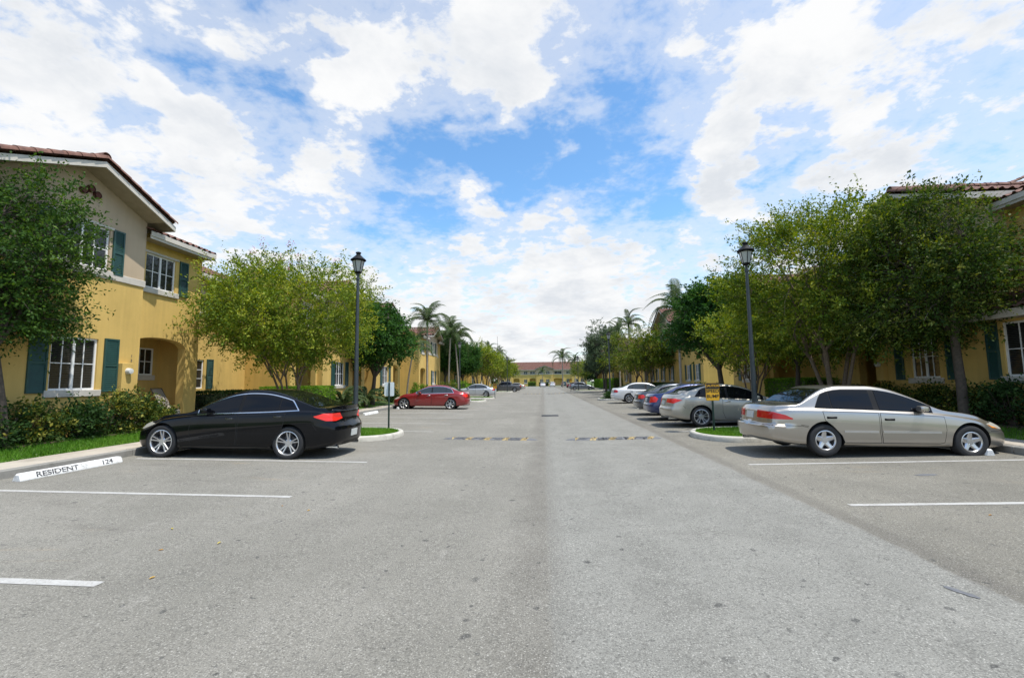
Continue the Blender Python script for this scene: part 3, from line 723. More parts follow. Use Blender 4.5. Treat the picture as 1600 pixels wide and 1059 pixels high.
        pitch = .417; L = math.hypot(1, pitch); upv = Vector((s.s/L, 0, pitch/L)); ln = (ridge-du+over)*L
        ze = eave-over*pitch+.2
        add_np(s.roof, *tiles(s.V(du-over, y0-.05, ze), (0, 1, 0), upv, y1-y0+.1, ln, spp=s.spp))
        s.box(s.fas, du-over-.0, du-over+.03, y0-.03, y1+.03, ze-.14, ze+.0); s.box(s.fas, du-over+.032, du-over+.05, y0-.03, y1+.03, ze-.22, ze-.1)
        s.quad(s.sof, [(du-over+.03, y0, ze-.19), (du+.01, y0, ze-.19), (du+.01, y1, ze-.19), (du-over+.03, y1, ze-.19)])
        if dup is not None:  # shed roof over the projecting ground floor
            zs = 3.36; lw = (du-d+.55)*L
            add_np(s.roof, *tiles(s.V(d-.55, y0-.1, zs), (0, 1, 0), upv, y1-y0+.2, lw, spp=s.spp))
            s.box(s.fas, d-.55, d-.52, y0-.1, y1+.1, zs-.2, zs); s.quad(s.sof, [(d-.53, y0-.1, zs-.19), (d+.01, y0-.1, zs-.19), (d+.01, y1+.1, zs-.19), (d-.53, y1+.1, zs-.19)])
    def backroof(s, y0, y1, d0=7.0, z=9.3):
        pass
    def finish(s):
        b = lambda m, n, mat, **k: m.build(n, mat, s.root, **k) if m.v else None
        b(s.low, 'lower_wall', M['yellow']); b(s.upm, 'upper_wall', M['tan']); b(s.trim, 'string_course', M['trim'])
        r = b(s.roof, 'roof', M['tile'], smooth=True, normals=False, sharp=50)
        if s.caps.v: s.caps.build('ridge_tiles', M['tile'], r, smooth=True, normals=False, sharp=60)
        b(s.fas, 'fascia', M['trim']); b(s.sof, 'soffit', M['wood']); b(s.inner, 'porch_walls', M['yellow'])
def meter_box(s, side, d, y):
    """painted service box with round meter, on the wall"""
    t = thing('electric_meter', 'yellow painted electric meter box on the %s house wall' % ('left' if side < 0 else 'right'), 'electric meter', (side*(12+d), y, .45), 0)
    mb = MB(); x = lambda q: -side*q
    mb.box(x(.0), x(.16), -.17, .17, 1.15, 1.95, .01); mb.build('box', M['yellow'], t)
    mb = MB(); mb.lathe([(.09, x(.16)), (.09, x(.20)), (.075, x(.27)), (.0, x(.28))], 18, (0, 0, 1.72), 'x', cap=False); mb.build('meter', M['meter'], t, smooth=True)
    mb = MB()
    for y in (-.1, .02, .11): mb.tube([(x(.06), y, 1.15), (x(.06), y, .0)], .022, 8)
    mb.build('conduit', M['yellow'], t)
gL = 'townhouses along the left side'; gR = 'townhouses along the right side'
# --- near left block
def left_block(y, label, near=True, spp=6):
    h = House(-1, label, gL, y, spp)
    def G(a, b):
        c = (a+b)/2; lo = [h.window(0, c-.48, c+.70, 1.66, 3.02)]; upw = [h.window(0, c-.62, c+.82, 4.92, 6.10, head=True)]
        h.gable(a, b, lo, upw)
        h.shutter(0, c-.98, c-.56, 1.60, 3.06); h.shutter(0, c+.86, c+1.28, 1.60, 3.06); h.shutter(0, c+.90, c+1.24, 4.86, 6.14); h.shutter(0, c-1.05, c-.70, 4.86, 6.14)
    G(y, y+3.93)
    a = y+3.93
    upw = [h.window(.3, a+.36, a+1.52, 4.82, 5.92, head=True)]
    h.shutter(.3, a+1.66, a+2.02, 4.76, 5.96); h.window(1.69, a+1.2, a+2.3, 2.12, 3.05, cols=4, rev=.0)
    h.flat(a, a+2.68, .3, wins_up=upw, porch=(a+.02, a+2.12, 3.02, 1.4))
    a = y+6.61
    lo = [h.window(2.6, a+2.8, a+3.27, 1.62, 2.84, cols=1, rows=3, sill=False)]; upw = [h.window(2.6, a+3.2, a+4.3, 4.92, 6.0)]
    h.shutter(2.6, a+3.42, a+3.80, 1.60, 2.88, 16)
    h.flat(a, a+6.0, 2.6, wins_lo=lo, wins_up=upw, upper='tan', ridge=8.5)
    a = y+12.61
    lo = []
    upw = [h.window(.3, a+1.0, a+2.1, 4.82, 5.92, head=True)]; h.shutter(.3, a+.55, a+.9, 4.76, 5.96)
    h.flat(a, a+2.68, .3, wins_up=upw, porch=(a+.5, a+2.5, 3.02, 1.4), ridge=3.0)
    mb = MB(); h.box(mb, 1.64, 1.69, a+.9, a+1.8, .58, 2.65); mb.build('door', M['door'], h.root)
    G(y+15.29, y+19.22)
    a = y+19.22
    upw = [h.window(.3, a+.36, a+1.52, 4.82, 5.92, head=True)]
    h.flat(a, a+2.68, .3, wins_up=upw, porch=(a+.1, a+2.12, 3.02, 1.4))
    h.finish(); return h
hL1 = left_block(8.82, 'yellow and tan townhouse with a gable, nearest house on the left of the photo')
left_block(31.9, 'second yellow townhouse on the left, its gable behind the palms', spp=4)
left_block(60.0, 'third left townhouse, mostly hidden behind dark trees beyond the palms', spp=3)
left_block(86.0, 'left townhouse behind the row of round crape myrtles', spp=3)
# --- right blocks
def right_block(y, label, big=None, spp=6):
    h = House(1, label, gR, y, spp)
    def G(a, b, **k):
        c = (a+b)/2; lo = [h.window(0, c-.50, c+.55, 1.68, 3.02)]; upw = [h.window(0, c-.6, c+.6, 4.92, 6.12, head=True)]
        h.gable(a, b, lo, upw, **k)
        h.shutter(0, c-1.17, c-.78, 1.62, 3.06); h.shutter(0, c+.84, c+1.20, 1.62, 3.06); h.shutter(0, c-1.05, c-.72, 4.86, 6.14); h.shutter(0, c+.72, c+1.05, 4.86, 6.14)
    a = y
    lo = [h.window(0, a+2.3, a+3.72, 1.70, 3.10)]; upw = [h.window(.9, a+1.5, a+2.7, 4.8, 5.9, head=True)]
    h.shutter(0, a+3.90, a+4.28, 1.62, 3.12) if False else None
    h.flat(a, a+4.2, 0, wins_lo=lo, wins_up=upw, dup=.9)
    h.shutter(0, a+3.82, a+4.15, 1.62, 3.12)
    G(a+4.2, a+8.2)
    a = y+8.2; upw = [h.window(.3, a+.9, a+2.0, 4.82, 5.92, head=True)]
    h.flat(a, a+2.68, .3, wins_up=upw, porch=(a+.02, a+1.5, 3.10, 1.4))
    a = y+10.88; lo = [h.window(1.2, a+.7, a+1.3, 1.66, 2.76, cols=2, rows=3)]; upw = [h.window(1.2, a+.8, a+1.9, 4.92, 6.0)]
    h.flat(a, a+3.0, 1.2, wins_lo=lo, wins_up=upw, upper='tan')
    a = y+13.88; upw = [h.window(.3, a+.8, a+1.9, 4.82, 5.92, head=True)]
    h.flat(a, a+2.9, .3, wins_up=upw, porch=(a+.2, a+2.5, 2.85, 1.5))
    mb = MB(); h.box(mb, 1.70, 1.76, a+1.0, a+1.9, .58, 2.6); mb.build('door', M['door'], h.root)
    G(y+16.78, y+20.78)
    h.finish(); return h
right_block(8.98, 'dark yellow townhouse behind the silver sedan, nearest house on the right')
def right_big(y, label, spp=4):
    h = House(1, label, gR, y, spp)
    a = y; lo = [h.window(.3, a+1.0, a+1.9, 1.7, 2.95), h.window(.3, a+3.2, a+4.1, 1.7, 2.95)]; upw = [h.window(.3, a+1.0, a+2.0, 4.82, 5.92)]
    for q in (.62, 2.0, 2.82, 4.2): h.shutter(.3, a+q, a+q+.3, 1.65, 3.0, 12)
    h.flat(a, a+6, .3, wins_lo=lo, wins_up=upw)
    a = y+6; lo = [h.window(0, a+1.2, a+2.1, 1.7, 2.95), h.window(0, a+4.2, a+5.1, 1.7, 2.95)]; upw = [h.window(0, a+1.2, a+2.1, 4.92, 6.1, head=True), h.window(0, a+4.2, a+5.1, 4.92, 6.1, head=True)]
    for q in (.85, 2.2, 3.85, 5.2): h.shutter(0, a+q, a+q+.3, 1.65, 3.0, 12); h.shutter(0, a+q, a+q+.3, 4.88, 6.12, 12)
    h.gable(a, a+6.4, lo, upw, eave=6.9, pitch=.50)
    a = y+12.4; lo = [h.window(.3, a+1.0, a+1.9, 1.7, 2.95), h.window(.3, a+3.6, a+4.5, 1.7, 2.95), h.window(.3, a+6.6, a+7.5, 1.7, 2.95)]; upw = [h.window(.3, a+2.0, a+3.0, 4.82, 5.92)]
    for q in (.62, 2.0, 3.22, 4.6, 6.22, 7.6): h.shutter(.3, a+q, a+q+.3, 1.65, 3.0, 12)
    h.flat(a, a+9, .3, wins_lo=lo, wins_up=upw)
    h.finish(); return h
right_big(36.0, 'right townhouse with a tall pale gable rising over the trees and parked cars')
right_block(61.0, 'distant right townhouse behind the grey green tree', spp=3)
right_block(86.0, 'farthest right townhouse, glimpsed through the trees before the end block', spp=3)
meter_box(None, -1, 0, 12.25); meter_box(None, 1, 0, 16.95)
# house front across the end of the street: build along X by rotating a block
def end_block():
    h = House(1, 'long yellow townhouse block closing the far end of the road', 'townhouses across the end', 0, 3)
    a = -15.0
    def F(a, b):
        lo = [h.window(.3, a+.6, a+1.8, 1.5, 2.9)]; upw = [h.window(.3, a+.5, a+1.9, 4.8, 5.9)]
        h.flat(a, b, .3, wins_lo=lo, wins_up=upw, upper='tan')
    def G(a, b):
        c = (a+b)/2; lo = [h.window(0, c-1.8, c-.5, 1.5, 2.9), h.window(0, c+.5, c+1.8, 1.5, 2.9)]; upw = [h.window(0, c-1.9, c-.5, 4.85, 6.0), h.window(0, c+.6, c+1.9, 4.85, 6.0)]
        h.gable(a, b, lo, upw, pitch=.34, pipes=False)
    def P(a, b):
        h.flat(a, b, .3, wins_up=[h.window(.3, a+.5, b-.5, 4.8, 5.9)], porch=(a+.3, b-.3, 3.0, 1.5), upper='tan')
    G(-16, -10.4); F(-10.4, -7.3); P(-7.3, -3.6); G(-3.6, 2.6); P(2.6, 5.4); F(5.4, 8.6); P(8.6, 11.4); G(11.4, 17)
    add_np(h.roof, *tiles(h.V(-.15, -16.3, 6.42), (0, 1, 0), Vector((.923, 0, .385)), 33.6, 8.2, spp=3))
    h.finish(); h.root.location = (0, 170, .15); h.root.rotation_euler = (0, 0, R(90))
    return h
end_block()
# ================================================================ CARS
def offset_poly(poly, d):
    n = len(poly); A = sum(poly[i][0]*poly[(i+1) % n][1]-poly[(i+1) % n][0]*poly[i][1] for i in range(n)); sg = 1 if A > 0 else -1; out_ = []
    for i in range(n):
        a, b, c = Vector(poly[i-1]), Vector(poly[i]), Vector(poly[(i+1) % n]); e1 = (b-a).normalized() if (b-a).length > 1e-6 else Vector((1, 0)); e2 = (c-b).normalized() if (c-b).length > 1e-6 else e1
        n1 = Vector((e1.y, -e1.x))*sg; n2 = Vector((e2.y, -e2.x))*sg; m = (n1+n2)
        m = m.normalized() if m.length > .1 else n1
        k = d/max(.5, m.dot(n1)); out_.append((b.x+m.x*k, b.y+m.y*k))
    return out_
def resample(poly, step):
    out_ = []; n = len(poly)
    for i in range(n):
        a, b = Vector(poly[i]), Vector(poly[(i+1) % n]); L = (b-a).length; k = max(1, int(round(L/step)))
        for j in range(k): q = a+(b-a)*(j/k); out_.append((q.x, q.y))
    return out_
def rnd_poly(poly, r=.3, it=2):
    """soften the corners (Chaikin)"""
    for _ in range(it):
        o = []; n = len(poly)
        for i in range(n):
            a, b = Vector(poly[i]), Vector(poly[(i+1) % n]); L = (b-a).length; t = min(.25, r*.1/max(L, 1e-6)) if r < 1 else .25
            p, q = a+(b-a)*t, a+(b-a)*(1-t); o += [(p.x, p.y), (q.x, q.y)]
        poly = o
    return poly
class Body:
    def __init__(s, P, res=1.0):
        s.P = P; s.res = res; L = P['L']; nx = int((120 if res < .95 else 150)*res)+10; nv = int((88 if res < .95 else 128)*res)+12
        nv -= nv % 4
        u = np.linspace(0, 1, nx); x = L*(u - .10*np.sin(2*np.pi*u)/(2*np.pi)*6*.16)   # denser at the ends
        x = L*(.5-.5*np.cos(np.pi*u))*.5+L*u*.5
        s.V, s.F, s.nv = s.surface(x, nv); s.bvh = BVHTree.FromPolygons([tuple(v) for v in s.V.tolist()], s.F)
    def T(s, x): return herm(*zip(*s.P['top']), x)
    def Z(s, x): return herm(*zip(*s.P['belt']), x)
    def surface(s, x, nv):
        P = s.P; L = P['L']; W = P['W']/2; T = s.T(x); Z = s.Z(x); k = P.get('tumble', .45)
        w = W*herm([0, .12, .45, 1.0, 1.7, L-1.5, L-.8, L-.25, L], [P.get('wf', .80), .88, .955, .99, 1, 1, .98, .93, P.get('wr', .86)], x)
        zb = herm([0, .5, 1.0, L-1.2, L-.4, L], [P.get('zf', .20), .17, .19, .19, .22, P.get('zr', .28)], x)
        zm = .50*Z+.5*zb; gh = np.maximum(T-Z, .015)
        we = .925*w-k*gh
        zz_ = np.zeros_like(x)
        cp = [(zz_, zb), (.6*w, zb), (.90*w, zb+.005), (.96*w, zb+.05), (.99*w, zb+.16), (1.0*w, zm-.02), (1.003*w, zm+.14), (1.0*w, Z-.17), (.99*w, Z-.07), (.972*w, Z-.015), (.94*w, Z+.004),
              (.918*w, Z+.01+gh*.03), (.92*w-k*gh*.35, Z+gh*.36), (.922*w-k*gh*.72, Z+gh*.74), (we, Z+gh*.93), (we-.06*w, Z+gh*.985), (we-.20*w, T-.006), (.5*we, T-.002), (.2*we, T+.001)]
        n = len(cp); ring = [(a, b) for a, b in cp]+[(zz_, T+.001)]+[(-a, b) for a, b in cp[:0:-1]]
        Y = np.stack([a for a, b in ring], 1); Zr = np.stack([b for a, b in ring], 1); m = Y.shape[1]
        t = np.linspace(0, m, nv, endpoint=False); i = t.astype(int); f = (t-i)[None]
        B = [(1-f)**3/6, (3*f**3-6*f**2+4)/6, (-3*f**3+3*f**2+3*f+1)/6, f**3/6]
        y = sum(B[j]*Y[:, (i+j-1) % m] for j in range(4)); z = sum(B[j]*Zr[:, (i+j-1) % m] for j in range(4))
        # rounded ends
        r = P.get('round', .07); e = np.minimum(x, L-x); ins = r*(1-np.sqrt(np.clip(1-(1-np.clip(e/r, 0, 1))**2, 0, 1)))
        zc = (T+zb)/2; ins = ins[:, None]
        y = np.sign(y)*np.maximum(np.abs(y)-ins*np.minimum(1, np.abs(y)/.3), 0); z = np.where(z > zc[:, None], np.maximum(z-ins, zc[:, None]), np.minimum(z+ins, zc[:, None]))
        X = np.repeat(x[:, None], nv, 1)
        rings = [(X, y, z)]
        V = [s.disp(X, y, z)]; F = []; nx = len(x)
        for a in range(nx-1):
            for b in range(nv): F.append((a*nv+b, (a+1)*nv+b, (a+1)*nv+(b+1) % nv, a*nv+(b+1) % nv))
        V = [V[0].reshape(-1, 3)]; cnt = nx*nv
        for end in (0, nx-1):
            base = end*nv; yy, zz2 = y[end], z[end]; c = (zz2.max()+zz2.min())/2
            for q in (.86, .7, .52, .34, .16):
                v = s.disp(np.full(nv, x[end])[None], (yy*q)[None], (c+(zz2-c)*q)[None]).reshape(-1, 3); V.append(v)
                for b in range(nv):
                    f = (base+b, base+(b+1) % nv, cnt+(b+1) % nv, cnt+b); F.append(f if end == 0 else f[::-1])
                base = cnt; cnt += nv
            V.append(s.disp(np.array([[x[end]]]), np.array([[0.]]), np.array([[c]])).reshape(-1, 3))
            for b in range(nv): f = (base+b, base+(b+1) % nv, cnt); F.append(f if end == 0 else f[::-1])
            cnt += 1
        return np.concatenate(V), F, nv
    def disp(s, X, y, z):
        P = s.P; L = P['L']; W = P['W']/2
        bf = np.clip(1-X/P.get('bf', .95), 0, 1); bf = bf*bf*(3-2*bf); br = np.clip(1-(L-X)/P.get('br', .8), 0, 1); br = br*br*(3-2*br)
        yw = np.clip(np.abs(y)/W, 0, 1.1)
        dx = bf*(P.get('sweepf', .34)*yw**2.6+np.interp(z, *zip(*P['nose']))) - br*(P.get('sweepr', .22)*yw**2.8+np.interp(z, *zip(*P['tail'])))
        if 'ledge' in P:   # the bumper stands proud of the body
            zl_, dy = P['ledge']; lf = np.clip((zl_-z)/.035, 0, 1); lf = lf*lf*(3-2*lf); br2 = np.clip((X-(L-P.get('lx', 1.0)))/.25, 0, 1)
            y = y+np.sign(y)*dy*lf*br2*np.clip(np.abs(y)/.3, 0, 1)*(z > .25)
        return np.stack([X+dx, y, z], -1)
    def cast(s, o, d):
        h = s.bvh.ray_cast(Vector(o), Vector(d))
        return h
    def patch(s, poly, d, rtv, upv, off=.004, step=.045, border=0., mb=None, bi=0, fi=0):
        """polygon in (rtv, upv) plane cast along d onto the body; star shaped about its centroid"""
        d, rtv, upv = Vector(d).normalized(), Vector(rtv), Vector(upv); mb = mb or MB()
        poly = resample(poly, step); n = len(poly); cx = sum(p[0] for p in poly)/n; cz = sum(p[1] for p in poly)/n
        loops = [poly]
        if border: loops.append(offset_poly(poly, -border))
        inner = loops[-1]; mx = max(math.hypot(p[0]-cx, p[1]-cz) for p in inner); nr = max(2, int(mx/step/1.3))
        for k in range(1, nr): q = 1-k/nr; loops.append([(cx+(p[0]-cx)*q, cz+(p[1]-cz)*q) for p in inner])
        base = len(mb.v); last = None; c0 = s.P['L']/2
        def hit(p, o_):
            org = Vector((c0, 0, 0))*(1 if abs(d.x) < .9 and False else 0)+rtv*p[0]+upv*p[1]-d*8
            h = s.bvh.ray_cast(org, d)
            if h[0] is None: return None
            return h[0]+( -h[1] if h[1].dot(d) > 0 else h[1])*o_
        pts = []
        for li, lp in enumerate(loops):
            for p in lp:
                h = hit(p, off); pts.append(h)
        h = hit((cx, cz), off); pts.append(h)
        good = [p for p in pts if p is not None]
        if not good: return mb
        # missing hits: take the nearest good point
        for i, p in enumerate(pts):
            if p is None:
                j = i
                while j < len(pts)-1 and pts[j] is None: j += 1
                pts[i] = pts[j] if pts[j] is not None else good[-1]
        nl = len(loops); fs = []; ms = []
        for li in range(nl-1):
            for k in range(n):
                fs.append((li*n+k, li*n+(k+1) % n, (li+1)*n+(k+1) % n, (li+1)*n+k)); ms.append(bi if (li == 0 and border) else fi)
        for k in range(n): fs.append(((nl-1)*n+k, (nl-1)*n+(k+1) % n, nl*n)); ms.append(fi)
        # skirt back to the body
        sk = len(pts)
        for p in loops[0]:
            h = hit(p, -.01); pts.append(h if h is not None else pts[0])
        for k in range(n): fs.append((k, sk+k, sk+(k+1) % n, (k+1) % n)); ms.append(bi if border else fi)
        mb.v += [tuple(p) for p in pts]; mb.f += [tuple(i+base for i in f) for f in fs]; mb.m += ms
        return mb
    def side(s, poly, sg, **k):   # poly in (x,z)
        return s.patch(poly, (0, -sg, 0), (1, 0, 0), (0, 0, 1), **k)
    def corner(s, poly, end, sg, ang=45, **k):
        """poly in (t,z): t measured along the horizontal direction perpendicular to the ray, growing towards the car's side; origin at the corner"""
        a = R(ang); L = s.P['L']; ex = 1 if end == 'r' else -1
        dout = Vector((ex*math.cos(a), sg*math.sin(a), 0)); t = Vector((-ex*math.sin(a), sg*math.cos(a), 0))
        org = Vector((L if end == 'r' else 0, sg*s.P['W']/2, 0)); oc = org.dot(t)
        return s.patch([(oc+p[0], p[1]) for p in poly], -dout, t, (0, 0, 1), **k) if True else None
    def endp(s, poly, end, **k):   # poly in (y,z)
        return s.patch(poly, ((-1, 0, 0) if end == 'r' else (1, 0, 0)), (0, 1, 0), (0, 0, 1), **k)
    def topp(s, poly, **k):        # poly in (x,y)
        return s.patch(poly, (0, 0, -1), (1, 0, 0), (0, 1, 0), **k)

def fix_patch_cast(): pass
def make_wheel(P, parent, loc, sg, style, rimmat, cache={}):
    key = (P['name'], sg); w = thing('wheel', None, None, loc); w.parent = parent
    if key not in cache:
        r = P['wr_']; rr = r*P.get('rimf', .70); t = .105
        mb = MB(); prof = [(rr, -t*.9), (rr+.02, -t), (r-.05, -t*1.05), (r-.015, -t*.93), (r, -t*.72)]
        for gz in (-.5, -.12, .25): prof += [(r, t*gz-.012), (r-.008, t*gz-.008), (r-.008, t*gz+.008), (r, t*gz+.012)]
        prof += [(r, t*.72), (r-.015, t*.93), (r-.05, t*1.05), (rr+.02, t), (rr, t*.9)]
        mb.lathe(prof, 44, (0, 0, 0), 'y', cap=False); tm = mb.mesh('tyre', M['rubber'], smooth=True, sharp=35)
        mb = MB(); o = sg*t
        mb.lathe([(rr+.004, o*.93), (rr-.010, o*.96), (rr-.022, o*.80), (rr-.03, -o*.6)], 44, (0, 0, 0), 'y', cap=False)
        mb.lathe([(.0, o*.66), (.055, o*.66), (.062, o*.55), (.085, o*.45)], 24, (0, 0, 0), 'y', cap=False)
        spokes = {'twin5': [(2*math.pi*k/5+a, 0) for k in range(5) for a in (-.17, .17)], 'five': [(2*math.pi*k/5, 0) for k in range(5)], 'seven': [(2*math.pi*k/7, 0) for k in range(7)], 'six': [(2*math.pi*k/6, 0) for k in range(6)], 'ten': [(2*math.pi*k/5+a, 0) for k in range(5) for a in (-.22, .22)]}[style]
        ws = {'twin5': (.020, .017), 'five': (.052, .036), 'seven': (.022, .028), 'six': (.026, .034), 'ten': (.014, .024)}[style]
        for (a, _) in spokes:
            ca, sa = math.cos(a+.3), math.sin(a+.3); vs = []
            for (rad, hw, dep, th) in ((.045, ws[0]*1.25, o*.60, .03), (rr*.5, ws[0], o*.66, .03), (rr-.012, ws[1], o*.86, .025)):
                for (q, dd) in ((-1, 0), (-.55, 1), (.55, 1), (1, 0)):
                    px, pz = rad*ca-q*hw*sa, rad*sa+q*hw*ca; vs.append((px, dep-(0 if dd else sg*th*.6), pz))
                for q in (1, -1): px, pz = rad*ca-q*hw*sa, rad*sa+q*hw*ca; vs.append((px, dep-sg*th*1.6, pz))
            fs = []
            for j in range(2):
                for k in range(6): fs.append((j*6+k, j*6+(k+1) % 6, j*6+6+(k+1) % 6, j*6+6+k))
            fs.append(tuple(range(12, 18))); mb.add(vs, fs)
        for k in range(5):
            a = 2*math.pi*k/5; mb.lathe([(.009, o*.70), (.009, o*.6)], 6, (.034*math.cos(a), 0, .034*math.sin(a)), 'y')
        rm = mb.mesh('rim', rimmat, smooth=True, sharp=30)
        mb = MB(); mb.lathe([(.0, o*.1), (rr*.62, o*.1), (rr*.64, o*.02)], 30, (0, 0, 0), 'y', cap=False); mb.lathe([(rr-.02, o*-.5), (0, o*-.5)], 24, (0, 0, 0), 'y', cap=False)
        bmh = mb.mesh('brake_disc', M['darkalloy'], smooth=True)
        cache[key] = (tm, rm, bmh)
    for n_, me in zip(('tyre', 'rim', 'brake_disc'), cache[key]): link(n_, me, w)
    return w

def glass_outline(b, xa, xb, lo=.03, hi=.84, rear=None, front=None, n=16):
    """side glass between xa and xb; rear/front = (x at bottom, x at top) cut lines"""
    xs = np.linspace(xa, xb, n); Tt = b.T(xs); Zt = b.Z(xs); top = Zt+(Tt-Zt)*hi-.018; bot = Zt+lo
    pts = []
    def lim(x, z): # clip by the cut lines
        if rear and z > bot.min():
            xl = rear[0]+(rear[1]-rear[0])*(z-bot[-1])/max(.05, (rear[2]-bot[-1])); x = min(x, xl)
        if front:
            xl = front[0]+(front[1]-front[0])*(z-bot[0])/max(.05, (front[2]-bot[0])); x = max(x, xl)
        return x
    up_ = [(lim(x, z), z) for x, z in zip(xs, top) if z > np.interp(x, xs, bot)+.006]
    lo_ = [(lim(x, z), z) for x, z in zip(xs[::-1], bot[::-1])]
    poly = up_+lo_; out_ = [poly[0]]
    for p in poly[1:]:
        if math.hypot(p[0]-out_[-1][0], p[1]-out_[-1][1]) > .004: out_.append(p)
    return out_

def scaled(P):
    kx, kz = P.get('scale', (1, 1))
    if (kx, kz) == (1, 1): return P
    P = dict(P); pt = lambda l: [(a*kx, b*kz) for a, b in l]
    for k in ('top', 'belt'): P[k] = pt(P[k])
    for k in ('nose', 'tail'): P[k] = [(a*kz, b) for a, b in P[k]]
    for k in ('L', 'W', 'fo', 'wb'): P[k] *= kx
    P['wr_'] *= kz; P['plate_z'] *= kz
    for k in ('ws', 'rw', 'dlo'): P[k] = tuple(q*kx for q in P[k])
    if 'cut' in P: c = P['cut']; P['cut'] = (c[0]*kx, c[1]*kx, c[2]*kz)
    P['panes'] = pt([(a, b*kx/kz) for a, b in P['panes']]); P['doors'] = [[(a*kx, b if b < 0 else b*kz) for a, b in d] for d in P['doors']]
    P['mirror'] = (P['mirror'][0]*kx, P['mirror'][1]*kz)
    for k in ('tail_l', 'head_l'): P[k] = [(pt(a), m) for a, m in P[k]]
    if P.get('moulding'): m = P['moulding']; P['moulding'] = ([(a*kx, b*kx) for a, b in m[0]], m[1]*kz, m[2])
    if P.get('spoiler'): P['spoiler'] = (P['spoiler'][0]*kx, P['spoiler'][1]*kx, P['spoiler'][2]*kz)
    P['seams'] = [pt(x) for x in P.get('seams', [])]
    return P
